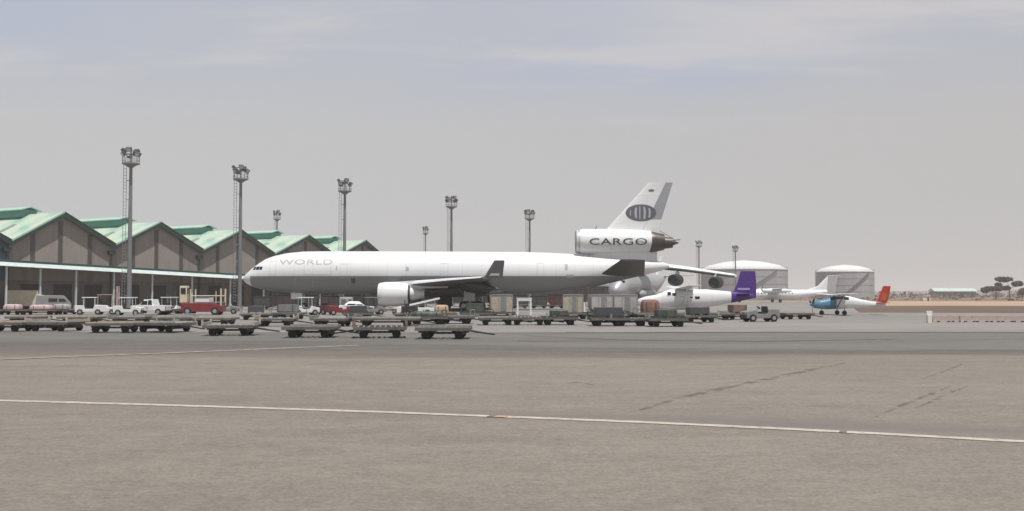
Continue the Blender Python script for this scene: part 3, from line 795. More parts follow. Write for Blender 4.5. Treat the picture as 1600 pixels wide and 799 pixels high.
# wings (near one towards -Y)
WS = [(0, 19.6, 15.6, 3.15, 1.7), (3.0, 21.0, 13.4, 3.25, 1.45), (9.2, 25.2, 8.6, 3.62, .9), (17, 29.9, 5.6, 3.92, .55), (24.6, 34.4, 2.9, 4.12, .3)]
for sgn in (-1, 1):
    bm = bmesh.new(); loft(bm, [airfoil_ring(le, ch, z, tt / ch, sgn * y) if False else airfoil_ring(le, ch, z, tt, sgn * y) for y, le, ch, z, tt in [(a, b, c_, d, e) for a, b, c_, d, e in WS]])
    # airfoil_ring takes absolute thickness here
    wg = build('wing', bm, M['wingdark'], jet, smooth=True, split=60)
    bm = bmesh.new()   # slat: white strip, sunlight on the leading edge put into the colour
    rings = []
    for y, le, ch, z, tt in WS[1:]:
        rings.append([(le - .12, sgn * y, z - .06 * tt), (le + .02, sgn * y, z + .12 * tt + .05), (le + .06 * ch + .2, sgn * y, z + .42 * tt + .05), (le + .05 * ch + .2, sgn * y, z + .30 * tt)])
    loft(bm, rings); build('slat', bm, M['jetwhite'], wg)
    # drooped flaps, their dark colour carries the underside shade
    bm = bmesh.new(); rings = []
    for y, le, ch, z, tt in WS[1:4]:
        te = le + ch; c2 = .2 * ch
        rings.append([(te - c2 * .4, sgn * y, z - .05), (te + c2 * .55, sgn * y, z - .62 * c2 - .2), (te + c2 * .50, sgn * y, z - .66 * c2 - .26), (te - c2 * .45, sgn * y, z - .3)])
    loft(bm, rings); build('flap', bm, M['stab'], wg)
    for y in (6.2, 11.5, 15.8):
        k = 1 if y < 9.2 else 2; a, b = WS[k], WS[k + 1]; q = (y - a[0]) / (b[0] - a[0]); w_ = [a[i] + (b[i] - a[i]) * q for i in range(5)]
        te = w_[1] + w_[2]
        bm = bmesh.new(); loft(bm, [xring(x, w_[3] - dz, r_, r_ * 1.3, 12, sgn * y) for x, dz, r_ in ((te - 3.2, .35, .05), (te - 2.2, .55, .3), (te - .6, .75, .34), (te + .8, 1.0, .2), (te + 1.3, 1.1, .04))])
        build('flap_fairing', bm, M['stab'], wg, smooth=True)
    # winglet
    y, le, ch, z, tt = WS[-1]
    bm = bmesh.new()
    def wl_ring(x0, c_, zz, yy, t_):
        return [(x, sgn * (yy + w_), zz) for x, w_ in ((x0, 0), (x0 + c_ * .3, t_), (x0 + c_, 0), (x0 + c_ * .3, -t_))]
    loft(bm, [wl_ring(34.75, 2.2, 4.1, 24.55, .12), wl_ring(35.3, 1.75, 5.0, 24.95, .09), wl_ring(36.0, 1.2, 6.15, 25.35, .05)])
    build('winglet', bm, M['winglet'], jet)
    if sgn < 0:
        bm = bmesh.new(); loft(bm, [[(x, -(yy + .11), zz) for x, zz in q] + [(x, -(yy + .15), zz) for x, zz in reversed(q)] for yy, q in ((24.72, [(35.35, 4.35), (36.55, 4.35)]), (24.86, [(35.6, 4.62), (36.6, 4.62)]))])
        build('winglet_stripe', bm, M['jetwhite'], wg)
    # underwing engine
    ey = sgn * 8.2; ez = 2.2
    prof = [(20.32, 1.22), (20.25, 1.36), (20.42, 1.5), (21.2, 1.62), (22.6, 1.6), (24.0, 1.4), (24.25, 1.32), (24.1, 1.22), (22, 1.15), (21.2, 1.12), (20.32, 1.22)]
    bm = bmesh.new(); loft(bm, [xring(x, ez, r_, r_, 36, ey) for x, r_ in prof], cap=False)
    en = build('engine', bm, M['jetwhite'], jet, smooth=True, split=60)
    bm = bmesh.new(); loft(bm, [xring(x, ez, r_, r_, 32, ey) for x, r_ in ((21.3, 1.14), (21.35, .4), (20.9, .05))]); build('fan', bm, M['jetdark'], en, smooth=True)
    bm = bmesh.new(); loft(bm, [xring(x, ez + .05, r_, r_, 28, ey) for x, r_ in ((24.45, .84), (24.6, .9), (25.6, .74), (26.4, .6), (26.3, .52), (25.8, .5))]); build('core_cowl', bm, M['jetwhite'] , en, smooth=True)
    bm = bmesh.new(); loft(bm, [xring(x, ez + .02, r_, r_, 32, ey) for x, r_ in ((23.4, 1.0), (24.2, 1.27), (24.42, 1.2), (24.5, .82))]); build('fan_duct', bm, M['black'], en, smooth=True)
    bm = bmesh.new(); loft(bm, [xring(x, ez + .05, r_, r_, 20, ey) for x, r_ in ((25.6, .42), (26.6, .34), (27.4, .05))]); build('exhaust_cone', bm, M['titan'], en, smooth=True)
    bm = bmesh.new(); loft(bm, [[(x, ey - w_, z0), (x, ey + w_, z0), (x, ey + w_ * .8, z1), (x, ey - w_ * .8, z1)] for x, w_, z0, z1 in ((21.6, .05, ez + 1.5, ez + 1.62), (23, .22, ez + 1.4, 3.85), (25, .28, ez + .7, 4.0), (27.5, .26, ez + .8, 3.6), (29.5, .08, 3.0, 3.4))])
    build('pylon', bm, M['jetwhite'], en, smooth=True)
    # main gear
    gy = sgn * 5.4; gx = 32.3
    bm = bmesh.new(); tube(bm, (gx, gy, .62), (gx, gy - sgn * .3, 3.2), .2, .24, 12); tube(bm, (gx - .9, gy, .6), (gx + .9, gy, .6), .14, n=10); tube(bm, (gx - 1.6, gy - sgn * 1, 3), (gx, gy, 1.3), .09, n=8)
    lg = build('main_gear', bm, M['steel'], jet, smooth=True)
    for dx in (-.8, .8):
        for dy in (-.62, .62):
            bm = bmesh.new(); tube(bm, (gx + dx, gy + dy - .24, .63), (gx + dx, gy + dy + .24, .63), .62, n=22)
            build('wheel', bm, M['rubber'], lg, bevel=.08)
    bm = bmesh.new()
    for dx in (-.8, .8): tube(bm, (gx + dx, gy - .88, .63), (gx + dx, gy - .85, .63), .3, n=16)
    build('wheel_hub', bm, M['white'], lg)
    bm = bmesh.new(); box(bm, (gx, gy + sgn * .55, 2.05), (1.5, .06, 1.6)); build('gear_door', bm, M['jetwhite'], lg)
# centre gear and nose gear
for gx, gy, sp, rr_, nm in ((33.8, 0, .5, .55, 'centre_gear'), (8.6, 0, .42, .5, 'nose_gear')):
    bm = bmesh.new(); tube(bm, (gx, 0, rr_), (gx, 0, 2.9), .16, n=12); tube(bm, (gx - 1.2, 0, 2.6), (gx, 0, 1.2), .07, n=8); tube(bm, (gx, -sp, rr_), (gx, sp, rr_), .09, n=8)
    lg = build(nm, bm, M['steel'], jet, smooth=True)
    for s_ in (-1, 1):
        bm = bmesh.new(); tube(bm, (gx, s_ * sp - .17, rr_), (gx, s_ * sp + .17, rr_), rr_, n=20); build('wheel', bm, M['rubber'], lg, bevel=.06)
    bm = bmesh.new(); tube(bm, (gx, -sp - .2, rr_), (gx, -sp - .17, rr_), rr_ * .5, n=14); build('wheel_hub', bm, M['white'], lg)
    if nm == 'nose_gear':
        bm = bmesh.new()
        for s_ in (-1, 1): box(bm, (gx - .9, s_ * .55, 1.95), (1.6, .05, .9))
        build('gear_door', bm, M['jetwhite'], lg)
# tail engine
TZ = 9.62
bm = bmesh.new()
prof = [(47.35, 1.38), (47.12, 1.52), (47.2, 1.68), (48.2, 1.82), (51, 1.84), (54.5, 1.76), (57.7, 1.5)]
loft(bm, [xring(x, TZ, r_, r_, 40) for x, r_ in [(49.5, 1.3)] + prof], cap=False)
pod = build('tail_engine', bm, M['jetwhite'], jet, smooth=True, split=60)
bm = bmesh.new(); loft(bm, [xring(x, TZ, r_, r_, 32) for x, r_ in ((49.4, 1.36), (49.5, .4), (49.0, .05))]); build('fan', bm, M['jetdark'], pod, smooth=True)
bm = bmesh.new(); loft(bm, [xring(x, TZ, r_, r_, 36) for x, r_ in ((47.36, 1.36), (47.13, 1.50), (47.06, 1.58), (47.12, 1.66), (47.6, 1.745), (47.7, 1.73))], cap=False); build('intake_lip', bm, M['wingmetal'], pod, smooth=True)
bm = bmesh.new(); loft(bm, [xring(x, TZ - .05, r_, r_, 36) for x, r_ in ((57.3, 1.46), (57.75, 1.5), (58.3, 1.42), (59.6, 1.12), (59.5, 1.0), (58, .95))]); build('reverser', bm, M['titan'], pod, smooth=True, split=50)
bm = bmesh.new(); loft(bm, [xring(x, TZ - .15, r_, r_, 28) for x, r_ in ((58.2, .9), (59.6, .86), (60.8, .72), (60.7, .6), (59.9, .5))]); build('exhaust', bm, M['titan'], pod, smooth=True, split=50)
bm = bmesh.new(); loft(bm, [xring(x, TZ - .15, r_, r_, 20) for x, r_ in ((59.8, .5), (60.9, .38), (61.7, .05))]); build('exhaust_cone', bm, M['titan'], pod, smooth=True)
bm = bmesh.new(); loft(bm, [[(x, -w_, z0), (x, w_, z0), (x, w_ * .9, z1), (x, -w_ * .9, z1)] for x, w_, z0, z1 in ((48.8, .08, 7.3, 8.2), (50, .75, 6.9, 8.3), (54, .9, 6.5, 8.2), (57, .6, 6.4, 8.3), (58.6, .1, 6.5, 8.4))])
build('duct_fairing', bm, M['jetwhite'], pod, smooth=True)
def pod_y(x, z): return math.sqrt(max(0, (1.84 - .015 * max(0, x - 51) ** 1.3) ** 2 - (z - TZ) ** 2)) + .03
fit_text('CARGO', 48.9, 57.0, TZ - .52, TZ + .42, pod_y, 'lettering', M['letterdark'], pod)
bm = bmesh.new(); tube(bm, (49.9, 0, TZ + 1.8), (50.1, 0, TZ + 2.35), .08, .02, 6); build('antenna', bm, M['jetdark'], pod)
# fin
Zb, Zt = 11.0, 18.05
def fle(z): return 51.1 + (57.5 - 51.1) * (z - Zb) / (Zt - Zb)
def fte(z): return 58.7 + (60.9 - 58.7) * (z - Zb) / (Zt - Zb)
def fth(z): return .55 - .3 * (z - Zb) / (Zt - Zb)
def fin_y(x, z):
    s = (x - fle(z)) / (fte(z) - fle(z)); s = min(max(s, 0), 1)
    return 5 * fth(z) * .5 * 2 * .5 * (0.2969 * math.sqrt(s) - .126 * s - .3516 * s * s + .2843 * s ** 3 - .1036 * s ** 4) * 2
RU = .70
def fin_ring(z, s0, s1, n=10):
    ss = [s0 + (s1 - s0) * (i / n) ** (1.6 if s0 == 0 else 1) for i in range(n + 1)]
    X = lambda s: fle(z) + (fte(z) - fle(z)) * s
    up = [(X(s), fin_y(X(s), z), z) for s in ss]; lo = [(X(s), -fin_y(X(s), z), z) for s in reversed(ss)]
    if s0 == 0: lo = lo[:-1]
    if s1 == 1: lo = lo[1:]
    return up + lo
zz = [Zb + (Zt - Zb) * i / 8 for i in range(9)]
bm = bmesh.new(); loft(bm, [fin_ring(z, 0, RU) for z in zz])
fin = build('tail_fin', bm, M['jetwhite'], jet, smooth=True, split=50)
bm = bmesh.new(); loft(bm, [fin_ring(z, RU + .008, 1) for z in zz if z < 12.8] ); build('lower_rudder', bm, M['jetwhite'], fin, smooth=True, split=50)
bm = bmesh.new(); loft(bm, [fin_ring(z, RU + .008, 1) for z in zz if z > 12.7] ); build('rudder', bm, M['jetgrey'], fin, smooth=True, split=50)
# globe emblem: dark oval with pale meridian bars
def fin_disc(cx, cz, rx, rz, off, m, name, parent, x0=-1, x1=1):
    bm = bmesh.new(); n = 28; k = 8; g = []
    for i in range(n + 1):
        u = x0 + (x1 - x0) * i / n; h_ = math.sqrt(max(0, 1 - u * u)); row = []
        for j in range(k + 1):
            v = h_ * (2 * j / k - 1); x = cx + rx * u; z = cz + rz * v
            row.append(bm.verts.new((x, -(fin_y(x, z) + off), z)))
        g.append(row)
    for i in range(n):
        for j in range(k):
            try: bm.faces.new((g[i][j], g[i + 1][j], g[i + 1][j + 1], g[i][j + 1]))
            except ValueError: pass
    bmesh.ops.remove_doubles(bm, verts=bm.verts[:], dist=1e-5)
    return build(name, bm, m, parent)
GX, GZ = 56.35, 13.72
em = fin_disc(GX, GZ, 2.2, 1.2, .02, M['emblem'], 'globe_emblem', fin)
bm = bmesh.new()
def bar(u0, u1, hz):
    n = 8; prev = None
    for j in range(n + 1):
        v = -hz + 2 * hz * j / n; z = GZ + 1.2 * v; q = math.sqrt(max(0, 1 - v * v)) / 1.0
        row = []
        for u in (u0, u1):
            x = GX + 2.2 * u * (.55 + .45 * q); row.append(bm.verts.new((x, -(fin_y(x, z) + .032), z)))
        if prev: bm.faces.new((prev[0], prev[1], row[1], row[0]))
        prev = row
for u0, u1, hz in ((-.42, -.28, .62), (-.12, -.05, .78), (.17, .30, .72), (.50, .62, .55), (-.72, -.66, .3)): bar(u0, u1, hz)
build('emblem_bars', bm, M['letter'], em)
bm = bmesh.new(); n = 6
for i in range(1):
    g = [[bm.verts.new((x, -(fin_y(x, z) + .02), z)) for z in (16.75, 17.05)] for x in (57.45, 57.8, 58.2)]
    for a, b in zip(g, g[1:]): bm.faces.new((a[0], b[0], b[1], a[1]))
build('fin_mark', bm, M['emblem'], fin)
bm = bmesh.new(); tube(bm, (60.9, 0, TZ + .25), (61.9, 0, TZ + .35), .12, .12, 8); tube(bm, (59, 0, 11.2), (61.2, 0, TZ + .3), .05, n=6); build('tail_light', bm, M['jetgrey'], fin)
# stabilisers
for sgn in (-1, 1):
    bm = bmesh.new(); loft(bm, [airfoil_ring(le, ch, z, tt, sgn * y) for y, le, ch, z, tt in ((0.4, 50.0, 6.8, 4.75, .6), (1.6, 50.4, 6.2, 4.95, .55), (8.6, 52.5, 3.3, 6.75, .22))])
    build('stabiliser', bm, M['stab'], jet, smooth=True, split=60)

# ------------------------------------------------------------------ other aircraft
def simple_gear(parent, pts, r, top):
    for x, y in pts:
        bm = bmesh.new(); tube(bm, (x, y, r), (x, y, top), .07, n=8); g = build('landing_gear', bm, M['steel'], parent)
        bm = bmesh.new(); tube(bm, (x, y - .1, r), (x, y + .1, r), r, n=16); build('wheel', bm, M['rubber'], g, bevel=.03)
def propeller(parent, x, y, z, r, nb, m):
    bm = bmesh.new(); loft(bm, [xring(x + a, z, q, q, 14, y) for a, q in ((.0, .2), (-.2, .17), (-.38, .02))])
    pr = build('propeller', bm, m, parent, smooth=True)
    for k in range(nb):
        an = .4 + 2 * PI * k / nb
        bm = bmesh.new()
        d = Vector((0, math.cos(an), math.sin(an))); n_ = Vector((.35, -math.sin(an) * .9, math.cos(an) * .9)).normalized()
        rings = []
        for rr_, w_ in ((.15, .06), (.4 * r, .12), (.75 * r, .12), (r, .07)):
            c_ = Vector((x - .08, y, z)) + d * rr_; o2 = d.cross(n_).normalized() * .015
            rings.append([c_ - n_ * w_ + o2, c_ + n_ * w_ + o2, c_ + n_ * w_ - o2, c_ - n_ * w_ - o2])
        loft(bm, rings); build('blade', bm, M['black'], pr)

# single-engine utility turboprop with purple tail (nose to the left)
s = F / 109
P = at(996, 461, 109); P.z = 0
t = thing('utility_turboprop', 'white single engine utility plane with purple tail fin behind the dollies', 'airplane', P)
L_ = (1178 - 996) / s
fs_ = [(0, 1.35, .12, .12), (.15, 1.35, .32, .34), (.9, 1.38, .5, .56), (2.0, 1.44, .6, .68), (2.7, 1.55, .72, .85), (3.4, 1.68, .8, 1.0), (4.5, 1.70, .82, 1.02), (7.4, 1.74, .8, .95), (9.9, 1.85, .48, .6)]
bm = bmesh.new(); loft(bm, [xring(x, z, a, b, 28, p=2.5) for x, z, a, b in fs_]); bd = build('fuselage', bm, M['jetwhite'], t, smooth=True, split=60)
bm = bmesh.new(); loft(bm, [xring(x, z, a, b, 28, p=2.5) for x, z, a, b in ((9.905, 1.85, .48, .6), (11.0, 1.9, .32, .45), (12.3, 1.95, .12, .22))]); build('tail_cone', bm, M['purple'], t, smooth=True, split=60)
bm = bmesh.new(); loft(bm, [xring(x, .78, a, b, 20, p=2.5) for x, a, b in ((1.9, .1, .1), (2.6, .5, .24), (6.6, .52, .26), (7.6, .1, .1))]); build('cargo_pod', bm, M['jetwhite'], t, smooth=True)
for x0, x1, z0, z1 in ((3.1, 3.45, 2.1, 2.4), (3.6, 4.0, 2.0, 2.3), (4.4, 4.85, 1.62, 1.95), (5.4, 5.75, 1.66, 1.92), (5.95, 6.5, 1.62, 1.95)):
    bm = bmesh.new(); box(bm, ((x0 + x1) / 2, 0, (z0 + z1) / 2), (x1 - x0, 1.62, z1 - z0)); build('window', bm, M['glass'], bd, bevel=.04)
for sgn in (-1, 1):
    bm = bmesh.new(); loft(bm, [airfoil_ring(le, ch, z, tt, sgn * y) for y, le, ch, z, tt in ((.3, 3.9, 2.0, 2.74, .22), (7.9, 4.2, 1.25, 3.05, .12))]); wg = build('wing', bm, M['jetwhite'], t, smooth=True, split=60)
    bm = bmesh.new(); tube(bm, (4.6, sgn * .7, 1.1), (4.8, sgn * 3.2, 2.75), .07, n=8); build('wing_strut', bm, M['jetwhite'], wg)
    bm = bmesh.new(); loft(bm, [airfoil_ring(le, ch, z, tt, sgn * y) for y, le, ch, z, tt in ((.1, 10.4, 1.5, 2.2, .14), (3.1, 10.9, 1.0, 2.22, .08))]); build('stabiliser', bm, M['purple'], t, smooth=True, split=60)
bm = bmesh.new(); loft(bm, [airfoil_ring(le, ch, z, tt, 0, 'fin') for z, le, ch, tt in ((1.75, 9.6, 3.0, .2), (2.3, 10.15, 2.5, .2), (3.3, 10.6, 2.05, .16), (4.62, 11.0, 1.55, .1))])
fn = build('tail_fin', bm, M['purple'], t, smooth=True, split=60)
bm = bmesh.new(); box(bm, (11.3, 0, 2.72), (1.3, .26, .22)); build('fin_stripe', bm, M['pinkstripe'], fn)
propeller(t, -.05, 0, 1.35, 1.3, 3, M['white'])
simple_gear(t, ((1.6, 0), (5.6, -1.5), (5.6, 1.5)), .28, 1.2)

# light single engine plane, blue nose, red tail
P = at(1270, 461, 107); P.z = 0
t = thing('light_plane', 'small light plane with blue nose, white body and red tail', 'airplane', P)
fs_ = [(0, 1.08, .15, .15), (.12, 1.08, .36, .36), (.8, 1.1, .46, .46), (1.5, 1.15, .52, .56), (2.0, 1.3, .56, .68), (2.3, 1.33, .565, .70)]
fb = [(2.3, 1.33, .565, .70), (2.8, 1.36, .57, .72), (3.8, 1.34, .52, .62), (4.9, 1.22, .36, .44), (6.2, 1.12, .22, .28), (7.6, 1.15, .1, .16)]
bm = bmesh.new(); loft(bm, [xring(x, z, a, b, 24, p=2.4) for x, z, a, b in fs_]); build('nose', bm, M['blue'], t, smooth=True, split=60)
bm = bmesh.new(); loft(bm, [xring(x, z, a, b, 24, p=2.4) for x, z, a, b in [(2.305, *fb[0][1:])] + fb[1:]]); bd = build('fuselage', bm, M['jetwhite'], t, smooth=True, split=60)
for x0, x1 in ((1.75, 2.2), (2.3, 3.0), (3.1, 3.6)):
    bm = bmesh.new(); box(bm, ((x0 + x1) / 2, 0, 1.72), (x1 - x0, 1.06, .3)); build('window', bm, M['glass'], bd, bevel=.03)
for sgn in (-1, 1):
    bm = bmesh.new(); loft(bm, [airfoil_ring(le, ch, z, tt, sgn * y) for y, le, ch, z, tt in ((.2, 1.75, 1.6, 2.1, .17), (5.4, 1.95, 1.1, 2.22, .1))]); wg = build('wing', bm, M['jetwhite'], t, smooth=True, split=60)
    bm = bmesh.new(); tube(bm, (2.4, sgn * .5, .85), (2.5, sgn * 2.3, 2.1), .045, n=8); build('wing_strut', bm, M['black'], wg)
    bm = bmesh.new(); loft(bm, [airfoil_ring(le, ch, z, tt, sgn * y) for y, le, ch, z, tt in ((.05, 6.5, 1.1, 1.28, .1), (1.9, 6.8, .75, 1.3, .06))]); build('stabiliser', bm, M['tailred'], t, smooth=True, split=60)
bm = bmesh.new(); loft(bm, [airfoil_ring(le, ch, z, tt, 0, 'fin') for z, le, ch, tt in ((1.05, 6.3, 1.3, .12), (1.6, 6.75, 1.1, .11), (2.4, 7.1, .95, .09), (3.02, 7.35, .8, .07))])
fn = build('tail_fin', bm, M['tailred'], t, smooth=True, split=60)
bm = bmesh.new(); loft(bm, [[(x, y, z) for x, y in ((a, -.08), (b, -.08), (b, .08), (a, .08))] for z, a, b in ((1.5, 7.0, 7.6), (2.3, 7.35, 7.85))]); build('fin_panel', bm, M['orange'], fn)
propeller(t, 0, 0, 1.08, 1.0, 3, M['blue'])
simple_gear(t, ((.9, 0), (2.9, -1.2), (2.9, 1.2)), .24, .9)

# regional twin with swept fin and T tail, farther off
s = F / 285
P = at(1142, 461, 285); P.z = 0
t = thing('regional_airliner', 'white regional airliner with swept T tail in front of the fuel tanks', 'airplane', P)
L_ = (1322 - 1142) / s
fs_ = [(0, 1.9, .05, .05), (.5, 1.95, .7, .7), (1.8, 2.1, 1.15, 1.15), (3.5, 2.2, 1.35, 1.38), (18, 2.2, 1.35, 1.38), (22, 2.5, 1.05, 1.0), (26, 2.9, .55, .55), (29, 3.1, .2, .2)]
bm = bmesh.new(); loft(bm, [xring(x, z, a, b, 28) for x, z, a, b in fs_]); bd = build('fuselage', bm, M['regional'], t, smooth=True, split=60)
for sgn in (-1, 1):
    bm = bmesh.new(); loft(bm, [airfoil_ring(le, ch, z, tt, sgn * y) for y, le, ch, z, tt in ((.5, 10, 3.2, 3.6, .4), (13.5, 10.8, 1.7, 3.85, .2))]); wg = build('wing', bm, M['regional'], t, smooth=True, split=60)
    bm = bmesh.new(); loft(bm, [xring(x, 3.2, a, a * 1.1, 18, sgn * 4.2) for x, a in ((7.8, .3), (8.1, .5), (10, .62), (14, .5), (16, .15))]); en = build('engine', bm, M['regional'], t, smooth=True)
    propeller(en, 7.8, sgn * 4.2, 3.2, 1.9, 4, M['jetgrey'])
    bm = bmesh.new(); loft(bm, [airfoil_ring(le, ch, z, tt, sgn * y) for y, le, ch, z, tt in ((0, 27.0, 2.6, 7.35, .25), (4.2, 27.8, 1.6, 7.4, .12))]); build('stabiliser', bm, M['regional'], t, smooth=True, split=60)
bm = bmesh.new(); loft(bm, [airfoil_ring(le, ch, z, tt, 0, 'fin') for z, le, ch, tt in ((2.6, 18.5, 10.5, .3), (3.6, 21.5, 7.6, .3), (4.6, 24.2, 5.0, .3), (7.4, 27.0, 2.7, .25))]); build('tail_fin', bm, M['regional'], t, smooth=True, split=60)
for k in range(14):
    bm = bmesh.new(); box(bm, (4.4 + k * .95, 0, 2.55), (.3, 2.68, .36)); build('window', bm, M['glass'], bd, bevel=.05)
simple_gear(t, ((2.4, 0), (12.6, -4.2), (12.6, 4.2)), .45, 2.8)

# high-winged four engine freighter behind the tail of the big jet
P = at(988, 461, 204); P.z = 0
YW = R(68)
t = thing('high_wing_freighter', 'pale grey high wing freighter with drooping wing and dark engines behind the big jet\'s tail', 'airplane', P, YW)
# local: nose at -X
fs_ = [(-13, 2.9, .1, .1), (-12.4, 2.95, .9, .9), (-11, 3.3, 1.7, 1.7), (-8.5, 3.9, 2.3, 2.35), (-5, 4.1, 2.4, 2.5), (12, 4.1, 2.4, 2.5), (18, 4.8, 1.8, 1.75), (24, 5.6, .9, .85), (28, 6.1, .25, .25)]
bm = bmesh.new(); loft(bm, [xring(x, z, a, b, 32) for x, z, a, b in fs_])
for sg in (-1, 1): loft(bm, [xring(x, 2.3, a, b, 18, sg * 2.3) for x, a, b in ((-3, .1, .1), (-1, .9, .9), (7, .9, .9), (10, .1, .1))])
bd = build('fuselage', bm, M['wingmetal'], t, smooth=True, split=60)
bm = bmesh.new(); box(bm, (-10.6, 0, 4.55), (.9, 2.9, .55)); build('cockpit_window', bm, M['glass'], bd, bevel=.1)
for sgn in (-1, 1):
    secs = ((0, -3.5, 8.5, 8.1, 1.7), (2.4, -2.8, 7.6, 8.05, 1.65), (10.5, 0.5, 5.6, 7.1, 1.3), (19.5, 4.2, 3.4, 5.8, .8))
    bm = bmesh.new(); loft(bm, [airfoil_ring(le, ch, z, tt, sgn * y) for y, le, ch, z, tt in secs]); wg = build('wing', bm, M['jetwhite'], t, smooth=True, split=60)
    bm = bmesh.new(); loft(bm, [[(le - .1, sgn * y, z - .1), (le, sgn * y, z + .1), (le + .5, sgn * y, z - .22 * tt - .02), (le + .4, sgn * y, z - .34 * tt - .05)] for y, le, ch, z, tt in secs[1:]]); build('deicing_boot', bm, M['jetdark'], wg)
    for ey, ex, ez in ((8.8, -2.6, 5.0), (16.2, 0.0, 4.5)):
        bm = bmesh.new(); loft(bm, [xring(x + ex, ez, r_, r_, 26, sgn * ey) for x, r_ in ((.3, .85), (0, .95), (.3, 1.1), (2, 1.2), (4.6, 1.1), (6.2, .75))], cap=True); en = build('engine', bm, M['black'], t, smooth=True, split=60)
        bm = bmesh.new(); loft(bm, [[(x, sgn * ey - .12, z0), (x, sgn * ey + .12, z0), (x, sgn * ey + .12, z1), (x, sgn * ey - .12, z1)] for x, z0, z1 in ((ex + 1, ez + .8, ez + 1.1), (ex + 2.5, ez + .8, ez + 1.9), (ex + 5.5, ez + .3, ez + 1.6))]); build('pylon', bm, M['wingmetal'], en)
bm = bmesh.new(); loft(bm, [airfoil_ring(le, ch, z, tt, 0, 'fin') for z, le, ch, tt in ((6.0, 18.5, 8, .5), (10.6, 23.5, 5, .35))]); build('tail_fin', bm, M['jetwhite'], t, smooth=True, split=60)
for sgn in (-1, 1):
    bm = bmesh.new(); loft(bm, [airfoil_ring(le, ch, z, tt, sgn * y) for y, le, ch, z, tt in ((0, 23.3, 4.8, 6.2, .35), (6.5, 25.8, 2.2, 6.4, .15))]); build('stabiliser', bm, M['wingmetal'], t, smooth=True, split=60)
simple_gear(t, ((-8, -.4), (-8, .4), (2, -2.4), (2, 2.4), (4, -2.4), (4, 2.4)), .6, 2.4)

# ------------------------------------------------------------------ ground equipment prototypes
def wheels(parent, pts, r, w, hub=None):
    for x, y in pts:
        bm = bmesh.new(); tube(bm, (x, y - w / 2, r), (x, y + w / 2, r), r, n=16)
        wh = build('wheel', bm, M['rubber'], parent, bevel=.02)
        if hub:
            sg = -1 if y < 0 else 1
            bm = bmesh.new(); tube(bm, (x, y + sg * (w / 2 - .01), r), (x, y + sg * (w / 2 + .02), r), r * .5, n=12); build('rim', bm, hub, wh)
M['dframe'] = pm('dolly_frame_dark', (.13, .115, .10), .7, 0, .35, 3, dirt=(.2, .14, .1), dirt_amt=.6)
def dolly_proto(kind):
    t = thing('cargo_dolly', 'x', 'cargo dolly', (0, -500, 0))
    L2, W2 = (1.28, 1.12) if kind != 'long' else (2.2, 1.2)
    fm = M['beige']
    bm = bmesh.new()
    for y in (-W2, W2): box(bm, (0, y, .47), (2 * L2, .12, .14))
    for i in range(5): box(bm, (-L2 + .06 + i * (2 * L2 - .12) / 4, 0, .455), (.1, 2 * W2 - .13, .1))
    build('frame', bm, M['dframe'], t)
    bm = bmesh.new()
    for x in (-L2 * .62, L2 * .62): box(bm, (x, 0, .25), (.34, 2 * W2 - .5, .12)); box(bm, (x, 0, .345), (.8, .9, .1))
    box(bm, (0, 0, .27), (2 * L2 * .62, .3, .1))
    build('underframe', bm, M['black'], t)
    bm = bmesh.new()
    if kind in ('roller', 'stops'):
        n = 9
        for i in range(n):
            x = -L2 + .2 + i * (2 * L2 - .4) / (n - 1); tube(bm, (x, -W2 + .08, .53), (x, W2 - .08, .53), .04, n=8)
        build('rollers', bm, M['steel'], t)
    else:
        for i in range(7): box(bm, (0, -W2 + .16 + i * (2 * W2 - .32) / 6, .535), (2 * L2 - .06, .26, .04))
        build('deck', bm, fm, t)
    bm = bmesh.new()
    if kind == 'stops':
        for x in (-L2, L2):
            box(bm, (x, 0, .62), (.07, 2 * W2, .16))
        for x in (-L2, L2):
            for y in (-W2, W2): box(bm, (x, y, .68), (.1, .1, .3))
    else:
        for y in (-W2, W2): box(bm, (0, y, .575), (2 * L2, .05, .07))
    if kind == 'rail':
        for x in (-L2 + .05, L2 - .05):
            for y in (-W2, W2): tube(bm, (x, y, .5), (x, y, 1.0), .035, n=6)
            tube(bm, (x, -W2, 1.0), (x, W2, 1.0), .035, n=6)
    build('edge_rail', bm, fm, t)
    wheels(t, [(x, y) for x in (-L2 * .62, L2 * .62) for y in (-W2 + .2, W2 - .2)], .21, .16)
    bm = bmesh.new(); tube(bm, (L2, 0, .36), (L2 + 1.1, 0, .2), .04, n=6); tube(bm, (L2 - .05, -.4, .38), (L2 + .5, 0, .3), .03, n=6); tube(bm, (L2 - .05, .4, .38), (L2 + .5, 0, .3), .03, n=6)
    box(bm, (L2 + 1.12, 0, .2), (.12, .1, .06)); build('drawbar', bm, M['black'], t)
    return t
protos = {k: dolly_proto(k) for k in ('roller', 'stops', 'rail', 'long')}
used = {}
ordw = ['first', 'second', 'third', 'fourth', 'fifth', 'sixth', 'seventh', 'eighth', 'ninth', 'tenth', 'eleventh', 'twelfth', 'thirteenth']
def place(proto, key, loc, rz, label, group, colr, basecol='beige'):
    if key not in used and colr == basecol:
        used[key] = 1; proto.location = loc; proto.rotation_euler = (0, 0, rz); proto['label'] = label; proto['group'] = group
        return proto
    return dup(proto, loc, rz, label, group, swap={M[basecol]: M[colr]} if colr != basecol else None)
cname = {'beige': 'beige', 'dgrey': 'grey', 'rust': 'rusty brown', 'green': 'grey green', 'dkgreen': 'dark green', 'maroon': 'maroon'}
kname = {'roller': 'flat roller topped', 'stops': 'dolly with upright end stops', 'rail': 'railed', 'long': 'long plank decked'}
